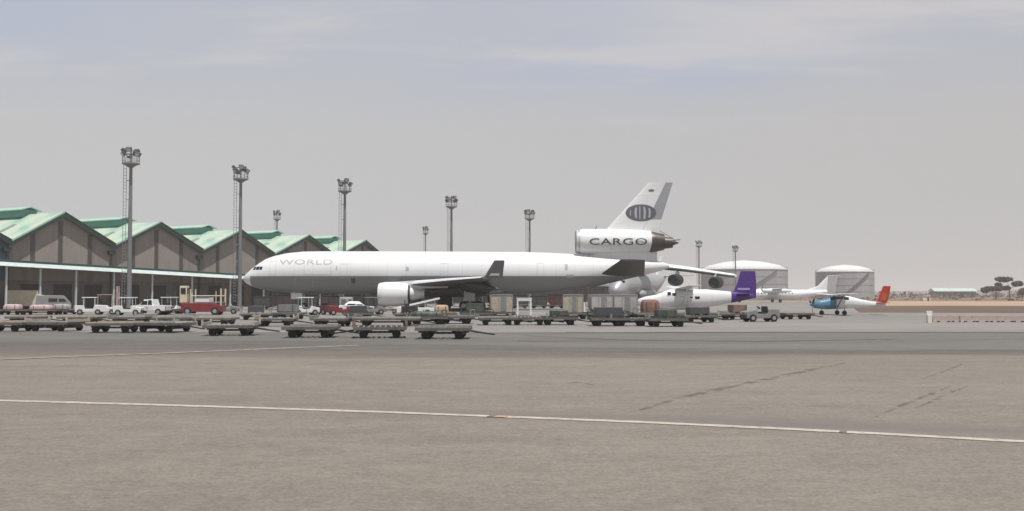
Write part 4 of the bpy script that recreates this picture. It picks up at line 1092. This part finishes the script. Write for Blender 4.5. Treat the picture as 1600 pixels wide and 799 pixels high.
def row(rowname, items, group):
    for i, (px, py, kind, colr, rz) in enumerate(items):
        desc = {'roller': f'{cname[colr]} roller topped dolly', 'stops': f'{cname[colr]} dolly with end stops', 'rail': f'{cname[colr]} dolly with end rails', 'long': f'long {cname[colr]} plank dolly'}[kind]
        place(protos[kind], kind, gp(px, py), rz, f'{desc}, {ordw[i]} from left in {rowname}', group, colr)
row('the nearest row', [(12, 518, 'roller', 'beige', .05), (90, 517.5, 'stops', 'beige', PI - .16), (180, 519.5, 'roller', 'beige', .10), (258, 519, 'rail', 'dgrey', -.22), (362, 524, 'stops', 'beige', .10),
                    (487, 527, 'roller', 'green', .03), (594, 527.5, 'stops', 'rust', PI + .12), (694, 529, 'roller', 'green', -.03)], 'cargo dollies in the nearest row')
row('the second row', [(45, 506, 'roller', 'beige', .12), (128, 507, 'roller', 'beige', -.05), (205, 507, 'stops', 'dgrey', .05), (275, 508, 'roller', 'dgrey', 0), (338, 509, 'roller', 'beige', PI), (432, 510, 'stops', 'beige', .08), (520, 510, 'stops', 'green', -.06),
                   (605, 509.5, 'long', 'dgrey', .02), (668, 507, 'rail', 'dkgreen', .2), (712, 506, 'rail', 'green', -.1)], 'cargo dollies in the second row')
row('front row under the jet\'s rear', [(776, 508, 'roller', 'dgrey', .05), (826, 508, 'stops', 'green', -.04), (873, 508, 'roller', 'dkgreen', .03), (950, 509.5, 'rail', 'dkgreen', .05), (982, 509.5, 'stops', 'green', PI), (1040, 510.5, 'roller', 'dkgreen', .04)], 'cargo dollies under the jet\'s rear')
row('the rear row under the jet', [(400, 500, 'rail', 'dgrey', .2), (450, 499, 'rail', 'green', -.2), (560, 499, 'roller', 'dkgreen', .1), (640, 500, 'stops', 'dkgreen', 0), (690, 500, 'roller', 'rust', .1), (742, 499, 'rail', 'dkgreen', .1), (783, 498, 'roller', 'dkgreen', 0), (896, 499, 'roller', 'dkgreen', 0), (938, 499, 'roller', 'dkgreen', .06), (975, 499, 'roller', 'dkgreen', .06), (1016, 500, 'rail', 'green', .06)], 'cargo dollies in the rear row')
row('the row before the purple tailed plane', [(1090, 504, 'stops', 'dgrey', .1), (1068, 498, 'roller', 'beige', .3), (1152, 499.5, 'stops', 'beige', .15), (1243, 499, 'roller', 'beige', .1), (1120, 500, 'roller', 'dgrey', -.2)], 'cargo dollies by the purple tailed plane')
row('the row below the canopy', [(20, 492, 'roller', 'maroon', .1), (62, 492, 'long', 'maroon', .05), (98, 491.5, 'roller', 'maroon', -.1), (268, 492, 'rail', 'dkgreen', .1)], 'cargo dollies below the canopy')

# ---- cargo loads
def container(loc, label, m, rz=0, w=1.9, h=1.55, group='cargo containers on dollies'):
    t = thing('cargo_container', label, 'cargo container', loc, rz, group)
    prof = [(-w / 2 + .35, 0), (w / 2, 0), (w / 2, h), (-w / 2, h), (-w / 2, .45)]
    bm = bmesh.new(); prism(bm, prof, -.75, .75); build('shell', bm, m, t, bevel=.02)
    bm = bmesh.new()
    for a, b in zip(prof, prof[1:] + prof[:1]): tube(bm, (a[0], -.77, a[1]), (b[0], -.77, b[1]), .035, n=6)
    for x in (-.3, .3): box(bm, (x, -.76, h / 2), (.05, .04, h - .08))
    build('edge_frame', bm, M['steel'], t)
    bm = bmesh.new(); box(bm, (.15, -.762, h * .48), (.5, .03, h * .8)); build('door', bm, M['grey'], t)
    return t
def onz(px, py, z=.56):
    p = gp(px, py); p.z = z; return p
container(onz(783, 498), 'beige cargo container beside the jet\'s main wheels', M['tarpb'], .1)
container(onz(896, 499), 'tan cargo container left of the thin white post under the jet\'s tail', M['tarpb'], -.1, 1.7)
container(onz(938, 499), 'silver beige cargo container right of the thin white post', M['alu'], .15)
container(onz(975, 499), 'grey silver cargo container nearest the purple tailed plane\'s nose', M['alu'], .1, 2.0)
def wrapped(loc, label, m, size, rz=0, group='cargo loads on dollies', cat='cargo load'):
    t = thing('wrapped_cargo', label, cat, loc, rz, group)
    bm = bmesh.new(); L3, W3, H3 = size
    loft(bm, [[(x * k, y * k, z) for x, y in [(L3 / 2 * math.copysign(abs(math.cos(a)) ** .35, math.cos(a)) * (1 + .03 * math.sin(5 * a)), W3 / 2 * math.copysign(abs(math.sin(a)) ** .35, math.sin(a))) for a in [2 * PI * i / 28 for i in range(28)]]] for z, k in ((0, .98), (H3 * .4, 1.0), (H3 * .8, .93), (H3 * .95, .8), (H3, .5))])
    b = build('tarp', bm, m, t, smooth=True, split=60)
    bm = bmesh.new()
    for x in (-L3 * .25, L3 * .25): box(bm, (x, 0, H3 * .4), (.05, W3 * 1.02, H3 * .8))
    build('strap', bm, M['black'], t)
    bm = bmesh.new(); box(bm, (0, 0, -.015), (L3, W3, .03)); build('pallet_base', bm, M['steel'], t)
    return t
wrapped(onz(1016, 500), 'brown tarpaulin covered load in front of the purple tailed plane\'s nose', M['tarp'], (1.55, 1.5, 1.15))
wrapped(onz(690, 500), 'tan boxed load on the dolly behind the jet\'s engine', M['tan'], (1.2, 1.3, .7), .1)
wrapped(onz(20, 492), 'pale pink wrapped bundle on the maroon dolly at far left', M['pink'], (1.7, 1.3, .55), .1)
wrapped(onz(64, 492), 'low pinkish wrapped load on the long maroon dolly', M['pink'], (2.2, 1.2, .5), .05)
wrapped(onz(97, 491.5), 'pale grey wrapped load on maroon dolly beside the canopy\'s second post', M['dgrey'], (1.6, 1.2, .55), -.1)
wrapped(onz(668, 507), 'low dark green covered load on railed dolly near the jet engine', M['dkgreen'], (2.2, 1.6, .38), .2)

# thin white post, white frame stand
p = gp(913, 496)
t = thing('white_post', 'thin white post with round base between two containers', 'post', p)
bm = bmesh.new(); tube(bm, (0, 0, 0), (0, 0, 1.4), .10, n=10); build('pole', bm, M['white'], t)
bm = bmesh.new(); tube(bm, (0, 0, .005), (0, 0, .1), .3, .24, 14); build('base', bm, M['black'], t)
p = gp(819, 500)
t = thing('boarding_steps', 'white framed boarding steps standing behind dollies under the jet', 'steps', p)
bm = bmesh.new()
for x in (-.55, .55):
    for y in (-.5, .5): box(bm, (x, y, .95), (.13, .1, 1.6))
box(bm, (0, -.5, 1.7), (1.24, .12, .2)); box(bm, (0, .5, 1.7), (1.24, .1, .2)); box(bm, (0, 0, 1.82), (1.3, 1.15, .06))
build('frame', bm, M['white'], t)
bm = bmesh.new()
for k in range(6): box(bm, (0, 1.9 - k * .24, .3 + k * .25), (.9, .26, .04))
build('steps', bm, M['steel'], t)
bm = bmesh.new(); box(bm, (0, .6, .32), (1.3, 2.6, .1)); build('chassis', bm, M['grey'], t)
wheels(t, [(-.55, -.4), (.55, -.4), (-.55, 1.6), (.55, 1.6)], .17, .12)

# ---- baggage tractors
def tractor_proto():
    t = thing('baggage_tractor', 'x', 'baggage tractor', (0, -500, 0))
    bm = bmesh.new(); prism(bm, [(-1.35, .28), (1.4, .28), (1.42, .78), (.55, .95), (.45, .62), (-.35, .62), (-.45, .98), (-1.35, .98)], -.62, .62); bd = build('body', bm, M['white'], t, bevel=.04)
    bm = bmesh.new(); box(bm, (1.43, 0, .42), (.08, 1.2, .2)); box(bm, (-1.4, 0, .4), (.1, 1.2, .2)); build('bumper', bm, M['black'], t)
    bm = bmesh.new(); box(bm, (-.15, 0, .70), (.45, 1.0, .14)); box(bm, (-.36, 0, 1.0), (.1, 1.0, .42)); build('seat', bm, M['black'], t, bevel=.02)
    bm = bmesh.new(); tube(bm, (.5, .25, .85), (.25, .25, 1.1), .02, n=6); tube(bm, (.26, .25, 1.09), (.23, .25, 1.12), .17, n=14); build('steering_wheel', bm, M['black'], t)
    bm = bmesh.new()
    for x in (-.5, .6):
        for y in (-.56, .56): tube(bm, (x, y, .9), (x - .02, y, 1.78), .03, n=6)
    build('roof_post', bm, M['white'], t)
    bm = bmesh.new(); box(bm, (.05, 0, 1.82), (1.5, 1.28, .09)); build('roof', bm, M['white'], t, bevel=.03)
    bm = bmesh.new()
    for y in (-.42, .42): tube(bm, (1.42, y, .66), (1.45, y, .66), .08, n=12)
    build('headlight', bm, M['lens'], t)
    wheels(t, [(x, y) for x in (-.85, .9) for y in (-.58, .58)], .30, .2, M['steel'])
    return t
tp = tractor_proto(); used_t = 0
NOROOF = {3, 5, 6, 8, 9}
tl = [(139, 492, 'white', .3, 'small white roofed baggage tractor left of the white forklift'),
      (200, 493, 'white', .1, 'white roofed baggage tractor parked at the foot of the tallest mast'),
      (264, 491, 'white', 1.3, 'white roofed baggage tractor seen end on, left of the red loader'),
      (476, 493, 'white', .5, 'white baggage tractor parked by the jet\'s nose wheel'),
      (534, 493, 'red', .2, 'red baggage tractor left of the white car under the jet'),
      (502, 492, 'maroon', 2.6, 'maroon baggage tractor between two others under the jet\'s front'),
      (352, 491, 'grey', .2, 'grey baggage tractor right of the red loader'),
      (1188, 503, 'grey', PI + .2, 'grey baggage tractor below the purple tail fin'),
      (580, 492, 'grey', .4, 'small grey baggage tractor left of the jet engine')]
for i, (px, py, c_, rz, lb) in enumerate(tl):
    if i == 0: tp.location = gp(px, py); tp.rotation_euler = (0, 0, rz); tp['label'] = lb; tp['group'] = 'baggage tractors'
    else:
        q = dup(tp, gp(px, py), rz, lb, 'baggage tractors', swap={M['white']: M[c_]} if c_ != 'white' else None)
        if i - 1 in NOROOF or i in ():
            for ch in list(q.children):
                if ch.name.split('.')[0] in ('roof', 'roof_post'): bpy.data.objects.remove(ch)

# ---- road vehicles
def auto(name, label, cat, loc, rz, prof, wid, glassp, wx, wr, m, top_in=.12, belt=.95, doors=(), extra=None):
    t = thing(name, label, cat, loc, rz)
    bm = bmesh.new(); prism(bm, prof, -wid / 2, wid / 2, top_in, belt); bd = build('body', bm, m, t, bevel=.05)
    for g in glassp:
        bm = bmesh.new(); prism(bm, g, -wid / 2 - .012, wid / 2 + .012, top_in, belt); build('side_window', bm, M['glass'], t)
    for x in doors:
        bm = bmesh.new()
        for sg in (-1, 1): box(bm, (x, sg * (wid / 2 + .008), .68), (.02, .012, .5)); box(bm, (x + .12, sg * (wid / 2 + .015), .86), (.14, .025, .03))
        build('door_seam', bm, M['black'], t)
    xf = max(p[0] for p in prof); xb = min(p[0] for p in prof)
    for sg in (-1, 1):
        bm = bmesh.new(); box(bm, (xf - .03, sg * wid * .36, .68), (.1, .28, .14)); build('headlight', bm, M['lens'], t)
        bm = bmesh.new(); box(bm, (xb + .03, sg * wid * .4, .75), (.09, .14, .22)); build('tail_light', bm, M['tailred'], t)
    bm = bmesh.new(); box(bm, (xf + .02, 0, .42), (.14, wid * .96, .16)); box(bm, (xb - .02, 0, .42), (.12, wid * .96, .16)); build('bumper', bm, M['black'], t, bevel=.02)
    wheels(t, [(x, y) for x in wx for y in (-wid / 2 + .08, wid / 2 - .08)], wr, .2, M['steel'])
    return t
PICK = [(-2.4, .42), (2.35, .42), (2.42, .8), (2.3, .98), (1.15, 1.06), (.55, 1.62), (-.55, 1.64), (-.72, 1.02), (-2.4, 1.02)]
pk = auto('pickup_truck', 'white pickup truck with open bed between the tallest mast and red loader', 'pickup truck', gp(236, 492.5), PI - .15, [(x * .8, z) for x, z in PICK], 1.65,
     [[(.80, 1.06), (.50, 1.55), (.02, 1.56), (.02, 1.06)], [(-.04, 1.06), (-.04, 1.56), (-.42, 1.57), (-.52, 1.06)]], (-1.2, 1.25), .34, M['white'], doors=(0,))
bm = bmesh.new(); box(bm, (-1.27, 0, 1.03), (1.2, 1.35, .03)); build('truck_bed', bm, M['black'], pk)
SED = [(-2.1, .38), (2.1, .38), (2.18, .62), (2.05, .82), (.95, .95), (.35, 1.38), (-.75, 1.40), (-1.45, .98), (-2.1, .92), (-2.16, .6)]
auto('parked_car', 'white parked car under the jet\'s front, left of its engine', 'car', gp(556, 491), .25, [(x * .92, z) for x, z in SED], 1.66,
     [[(.72, .97), (.30, 1.33), (-.05, 1.34), (-.05, .97)], [(-.12, .97), (-.12, 1.34), (-.66, 1.35), (-1.08, .97)]], (-1.25, 1.25), .3, M['white'], .2, doors=(-.08,))
VAN = [(-2.2, .4), (2.1, .4), (2.2, .8), (2.0, 1.1), (1.35, 1.9), (1.1, 2.02), (-2.15, 2.05), (-2.22, 1.0)]
auto('delivery_van', 'pale van standing in shade under the canopy behind its second post', 'van', gp(84, 484.5), .3, VAN, 1.8,
     [[(1.75, 1.15), (1.25, 1.78), (.7, 1.8), (.7, 1.15)], [(.55, 1.15), (.55, 1.8), (-.6, 1.82), (-.6, 1.15)]], (-1.35, 1.35), .34, M['grey'], .14, 1.1, doors=(.62,))
auto('box_van', 'beige box van parked in shade between the canopy\'s first two posts', 'van', gp(47, 484), .15, [(-2.9, .5), (2.5, .5), (2.6, 1.0), (2.3, 1.35), (1.75, 2.1), (1.3, 2.15), (1.28, 2.75), (-2.9, 2.75)], 2.0,
     [[(2.1, 1.4), (1.7, 1.98), (1.4, 2.0), (1.4, 1.4)]], (-1.7, 1.75), .38, M['cream'], .08, 1.4, doors=(1.35,))

# red cargo loader
t = thing('cargo_loader', 'red cargo loader with cream cab post and white deck under the canopy', 'cargo loader', gp(318, 492.5), .05)
bm = bmesh.new(); prism(bm, [(-2.1, .35), (2.1, .35), (2.1, 1.0), (1.2, 1.25), (-2.1, 1.25)], -1.05, 1.05); build('chassis', bm, M['red'], t, bevel=.05)
bm = bmesh.new(); box(bm, (-1.85, -.5, 2.15), (.75, .95, 1.75)); cb = build('cab', bm, M['cream'], t, bevel=.05)
bm = bmesh.new(); box(bm, (-1.85, -.985, 2.5), (.5, .03, .6)); box(bm, (-1.46, -.5, 2.5), (.03, .7, .6)); build('window', bm, M['glass'], cb)
bm = bmesh.new(); box(bm, (.05, 0, 1.55), (1.5, 1.9, .5)); build('engine_cover', bm, M['white'], t, bevel=.04)
bm = bmesh.new()
for y in (-1, 1):
    tube(bm, (2.0, y, 1.0), (2.0, y, 2.75), .09, n=8); tube(bm, (-1.1, y, 1.25), (-1.1, y, 2.7), .07, n=8); tube(bm, (-1.1, y, 2.0), (2.0, y, 2.0), .05, n=6)
    tube(bm, (1.5, y, 1.2), (1.5, y, 2.5), .05, n=6)
build('guard_rail', bm, M['cream'], t)
bm = bmesh.new(); box(bm, (.6, 0, 1.33), (2.9, 2.0, .1)); build('platform', bm, M['grey'], t)
wheels(t, [(x, y) for x in (-1.4, 1.4) for y in (-.95, .95)], .42, .26, M['steel'])

# forklift
t = thing('forklift', 'white forklift with tall mast between two baggage tractors under the canopy', 'forklift', gp(168, 492), .1)
bm = bmesh.new(); prism(bm, [(-1.2, .3), (.95, .3), (.95, .75), (.1, .8), (.0, 1.0), (-1.2, 1.05)], -.55, .55); build('body', bm, M['white'], t, bevel=.06)
bm = bmesh.new()
for y in (-.35, .35): box(bm, (1.05, y, 1.55), (.12, .1, 2.9))
for z in (.5, 1.6, 2.95): box(bm, (1.05, 0, z), (.1, .62, .1))
build('mast', bm, M['pink'], t)
bm = bmesh.new()
for y in (-.25, .25): box(bm, (1.65, y, .2), (1.1, .11, .05)); box(bm, (1.13, y, .55), (.05, .11, .7))
build('fork', bm, M['black'], t)
bm = bmesh.new()
for x in (-.9, .55):
    for y in (-.48, .48): tube(bm, (x, y, .8), (x + .05, y, 2.1), .04, n=6)
box(bm, (-.15, 0, 2.12), (1.65, 1.08, .06)); build('overhead_guard', bm, M['pink'], t)
bm = bmesh.new(); box(bm, (-.45, 0, 1.15), (.5, .5, .12)); box(bm, (-.68, 0, 1.45), (.1, .5, .5)); build('seat', bm, M['black'], t)
wheels(t, [(.6, -.5), (.6, .5), (-.85, -.48), (-.85, .48)], .3, .2, M['steel'])

# belt loader beside the jet engine
t = thing('belt_loader', 'white belt loader with raised belt just behind the jet\'s near engine', 'belt loader', gp(650, 494), .1)
bm = bmesh.new(); prism(bm, [(-1.9, .35), (1.8, .35), (1.8, .8), (-1.9, .9)], -.75, .75); build('chassis', bm, M['white'], t, bevel=.04)
bm = bmesh.new(); box(bm, (.1, .25, 1.25), (4.6, .7, .18), 0, -.22); bl = build('conveyor', bm, M['white'], t, bevel=.02)
bm = bmesh.new(); box(bm, (.08, .25, 1.36), (4.5, .6, .03), 0, -.22); build('belt', bm, M['rubber'], bl)
bm = bmesh.new(); box(bm, (-.9, -.45, 1.05), (.5, .5, .3)); box(bm, (-1.12, -.45, 1.35), (.08, .5, .5)); build('seat', bm, M['black'], t)
bm = bmesh.new(); tube(bm, (.9, .0, .8), (.9, .0, 1.4), .05, n=6); tube(bm, (.9, .5, .8), (.9, .5, 1.4), .05, n=6); build('lift_strut', bm, M['steel'], t)
wheels(t, [(x, y) for x in (-1.2, 1.15) for y in (-.68, .68)], .32, .2, M['steel'])
# ground power unit
t = thing('ground_power_unit', 'pale box shaped ground power unit behind the red baggage tractor', 'power unit', gp(541, 486), .1)
bm = bmesh.new(); box(bm, (0, 0, 1.15), (1.7, 1.2, 1.3)); build('housing', bm, M['alu'], t, bevel=.06)
bm = bmesh.new()
for k in range(6): box(bm, (-.3, -.61, .8 + k * .13), (.7, .03, .05))
box(bm, (.5, -.61, 1.3), (.35, .03, .4)); build('grille', bm, M['black'], t)
bm = bmesh.new(); tube(bm, (.85, 0, .4), (1.7, 0, .25), .04, n=6); box(bm, (0, 0, .42), (1.6, 1.0, .12)); build('chassis', bm, M['black'], t)
wheels(t, [(-.55, -.5), (-.55, .5), (.55, -.5), (.55, .5)], .24, .14)

def crates(loc, label, m, layout, rz=0):
    t = thing('cargo_crate', label, 'crate', loc, rz, 'crates on dollies')
    (w_, d_, h_) = layout
    bm = bmesh.new(); box(bm, (0, 0, h_ / 2 + .1), (w_, d_, h_)); build('box', bm, m, t, bevel=.015)
    bm = bmesh.new()
    for x in (-w_ / 2 + .08, 0, w_ / 2 - .08): box(bm, (x, 0, .05), (.12, d_, .1))
    for y in (-d_ / 2 - .012, d_ / 2 + .012):
        for x in (-w_ / 2 + .06, w_ / 2 - .06): box(bm, (x, y, h_ / 2 + .1), (.1, .022, h_))
    build('batten', bm, M['jetdark'], t)
    return t
crates(onz(560, 499), 'low dark crate on dark dolly below the jet\'s front engine intake', M['jetdark'], (1.4, 1.2, .5), .1)
crates(onz(742, 499), 'dark green crate on railed dolly beside the main wheels', M['dkgreen'], (1.5, 1.2, .7), .1)
crates(onz(640, 500), 'black crate on dark green dolly under the jet engine', M['black'], (1.3, 1.2, .5), 0)
crates(onz(873, 508), 'low green crate on dark dolly left of the tan container', M['dkgreen'], (1.2, 1.3, .35), .05)
crates(onz(950, 509.5), 'dark grey crate on railed dark green dolly in front of the containers', M['jetdark'], (1.8, 1.4, .6), .05)
crates(onz(1040, 510.5), 'dark green crate on dolly right of the brown covered load', M['dkgreen'], (1.3, 1.3, .45), .05)
crates(onz(1152, 499.5), 'brown crate on beige dolly below the purple tail', M['rust'], (1.3, 1.2, .6), .1)
crates(onz(1090, 504), 'dark crate on grey dolly under the white utility plane', M['jetdark'], (1.5, 1.3, .5), .1)
crates(onz(450, 499), 'grey steel crate on railed dolly beneath the jet\'s nose', M['grey'], (1.5, 1.2, .6), -.2)
crates(onz(400, 500), 'dark crate on railed grey dolly at foot of the second mast', M['jetdark'], (1.3, 1.2, .5), .2)

# dark loaded dollies parked in a line behind the jet
M['dkgrey'] = pm('container_dark_grey', (.07, .068, .066), .6, 0, .3, 2, dirt=(.12, .1, .085), dirt_amt=.5)
M['dkbrown'] = pm('container_dark_brown', (.075, .05, .042), .65, 0, .3, 2, dirt=(.12, .09, .07), dirt_amt=.5)
cn = {'dkgrey': 'dark grey', 'dkbrown': 'dark brown', 'dkgreen': 'dark green', 'maroon': 'dark maroon'}
where = ['under the jet\'s nose', 'behind the jet\'s nose wheel', 'left of the white baggage tractor under the jet', 'behind the red baggage tractor', 'behind the white parked car', 'just left of the jet\'s engine', 'behind the belt loader', 'between belt loader and main wheels', 'just right of the main wheels',
         'behind the white boarding steps', 'right of the white boarding steps', 'midway between boarding steps and tan container', 'left of the tan container', 'behind the thin white post', 'behind the silver containers']
for i, (px, c_, h_) in enumerate([(412, 'dkgrey', 1.3), (446, 'dkbrown', 1.55), (482, 'dkgreen', 1.5), (517, 'dkgrey', 1.4), (552, 'dkbrown', 1.6), (588, 'dkgrey', 1.3), (652, 'dkgreen', 1.6), (694, 'dkgrey', 1.5), (776, 'dkbrown', 1.5), (812, 'dkgrey', 1.6), (842, 'dkgrey', 1.35), (870, 'maroon', 1.6), (902, 'dkbrown', 1.45), (934, 'dkgrey', 1.6), (966, 'dkgreen', 1.45)]):
    p = gp(px, 483.2 if px < 600 else 482.2); rz = random.uniform(-.15, .15)
    place(protos['roller'], 'roller', p, rz, f'dark dolly carrying a {cn[c_]} container {where[i]}', 'dark dollies in line behind the jet', 'dkgreen')
    p.z = .58
    o = container(p, f'{cn[c_]} cargo container {where[i]}', M[c_], rz, 2.5, h_, 'dark containers in line behind the jet')
    for ch in o.children:
        if ch.name.startswith(('door', 'edge_frame')): ch.data.materials[0] = M['dkgrey']

# unused prototypes left under the ground line get a real place in the rows
for k, o in protos.items():
    if k not in used:
        for ch in list(o.children): bpy.data.objects.remove(ch)
        bpy.data.objects.remove(o)

# ------------------------------------------------------------------ air
hm = bpy.data.materials.new('dusty_air'); hm.use_nodes = True
hn = hm.node_tree.nodes; hn.remove(hn['Principled BSDF'])
pv = hn.new('ShaderNodeVolumePrincipled'); pv.inputs['Color'].default_value = (.93, .91, .90, 1); pv.inputs['Density'].default_value = HAZE
pv.inputs['Anisotropy'].default_value = 0.0
hm.node_tree.links.new(pv.outputs['Volume'], hn['Material Output'].inputs['Volume'])
bm = bmesh.new(); box(bm, (0, 2950, 24), (8400, 6300, 54))
tag(build('haze', bm, hm), 'thin dusty air over the airfield', 'haze', kind='stuff')

# ------------------------------------------------------------------ light, sky, camera
SUN_EL, SUN_H = R(72), Vector((.42, -.91)).normalized()
sdir = Vector((SUN_H.x * math.cos(SUN_EL), SUN_H.y * math.cos(SUN_EL), math.sin(SUN_EL)))
sl = bpy.data.lights.new('sun', 'SUN'); sl.energy = 4.4; sl.angle = R(.5); sl.color = (1, .98, .945)
so = bpy.data.objects.new('sun', sl); COL.objects.link(so); so.rotation_euler = sdir.to_track_quat('Z', 'Y').to_euler()
w = bpy.data.worlds.new('World'); S.world = w; w.use_nodes = True
nt = w.node_tree; N = nt.nodes; L = nt.links
bg = N['Background']; bg.inputs['Strength'].default_value = .1
sky = N.new('ShaderNodeTexSky'); sky.sky_type = 'NISHITA'; sky.sun_disc = False
sky.sun_elevation = SUN_EL; sky.sun_rotation = math.atan2(SUN_H.x, SUN_H.y); sky.altitude = 1600; sky.dust_density = 4; sky.air_density = 1.2
tc = N.new('ShaderNodeTexCoord'); sp = N.new('ShaderNodeSeparateXYZ'); L.new(tc.outputs['Generated'], sp.inputs[0])
def mth(op, a, b=0.0, clamp=False):
    q = N.new('ShaderNodeMath'); q.operation = op; q.use_clamp = clamp
    for i, v in enumerate((a, b)):
        if isinstance(v, (int, float)): q.inputs[i].default_value = v
        else: L.new(v, q.inputs[i])
    return q.outputs[0]
def mix(f, a, b):
    q = N.new('ShaderNodeMixRGB')
    for i, v in zip(('Fac', 'Color1', 'Color2'), (f, a, b)):
        if isinstance(v, (int, float)): q.inputs[i].default_value = v
        elif isinstance(v, tuple): q.inputs[i].default_value = (*v, 1)
        else: L.new(v, q.inputs[i])
    return q.outputs['Color']
def sm(v, a, b):
    q = N.new('ShaderNodeMapRange'); q.interpolation_type = 'SMOOTHSTEP'
    q.inputs[1].default_value = a; q.inputs[2].default_value = b; L.new(v, q.inputs[0]); return q.outputs[0]
# haze layer grey, opening to pale blue above, with thin high cloud streaks on a flat deck
den = mth('ADD', mth('MAXIMUM', sp.outputs[2], 0.0), .12)
cb = N.new('ShaderNodeCombineXYZ'); L.new(mth('DIVIDE', sp.outputs[0], den), cb.inputs[0]); L.new(mth('DIVIDE', sp.outputs[1], den), cb.inputs[1])
def cnoise(scale, st, off, detail=5):
    mp = N.new('ShaderNodeMapping'); mp.inputs['Scale'].default_value = st; mp.inputs['Location'].default_value = off
    L.new(cb.outputs[0], mp.inputs['Vector'])
    n = N.new('ShaderNodeTexNoise'); n.inputs['Scale'].default_value = scale; n.inputs['Detail'].default_value = detail; n.inputs['Roughness'].default_value = .55
    L.new(mp.outputs['Vector'], n.inputs['Vector']); return n.outputs['Fac']
c1 = cnoise(.55, (1, 1.5, 1), (3.1, 1.7, 0)); c2 = cnoise(1.6, (.6, 1.6, 1), (8.3, 2.2, 0), 6)
grey = mix(sm(sp.outputs[0], -.4, .5), (5.6, 5.56, 5.6), (5.45, 5.32, 5.28))
blue = (4.5, 5.05, 6.4)
hz = mth('MULTIPLY', sm(sp.outputs[2], .15, .235), mth('ADD', mth('MULTIPLY', sm(c1, .62, .38), .6), .4))
hz = mth('MULTIPLY', hz, mth('SUBTRACT', 1.0, mth('MULTIPLY', sm(sp.outputs[0], .12, .34), .6)))
col = mix(hz, grey, blue)
cl = mth('MULTIPLY', mth('MULTIPLY', sm(c2, .5, .68), sm(sp.outputs[2], .12, .24)), .8)
rt = mth('MULTIPLY', sm(sp.outputs[0], -.05, .3), sm(mth('ADD', sp.outputs[2], mth('MULTIPLY', mth('SUBTRACT', c2, .5), .12)), .20, .26))
cl = mth('MAXIMUM', cl, mth('MULTIPLY', rt, mth('ADD', mth('MULTIPLY', sm(c2, .36, .56), .5), .45)))
col = mix(cl, col, (6.3, 6.1, 6.2))
hi_sky = N.new('ShaderNodeMixRGB'); hi_sky.blend_type = 'MULTIPLY'; hi_sky.inputs[0].default_value = 1
L.new(sky.outputs['Color'], hi_sky.inputs[1]); hi_sky.inputs[2].default_value = (.55, .55, .55, 1)
col = mix(mth('ADD', mth('MULTIPLY', sm(sp.outputs[2], .30, .62), .85), .06), col, hi_sky.outputs['Color'])
L.new(col, bg.inputs['Color'])

cam = bpy.data.cameras.new('camera'); co = bpy.data.objects.new('camera', cam); COL.objects.link(co)
co.location = (0, 0, CAM_H); co.rotation_euler = (PI / 2 + TH, 0, 0)
cam.sensor_width = 36; cam.sensor_fit = 'HORIZONTAL'; cam.lens = 36.0; cam.clip_end = 12000; cam.clip_start = .1
S.camera = co
S.render.engine = 'CYCLES'
S.cycles.use_denoising = True
S.cycles.volume_bounces = 1; S.cycles.max_bounces = 5; S.cycles.diffuse_bounces = 3
S.view_settings.view_transform = 'Standard'; S.view_settings.look = 'None'
S.view_settings.exposure = 0.0; S.view_settings.gamma = 1.0
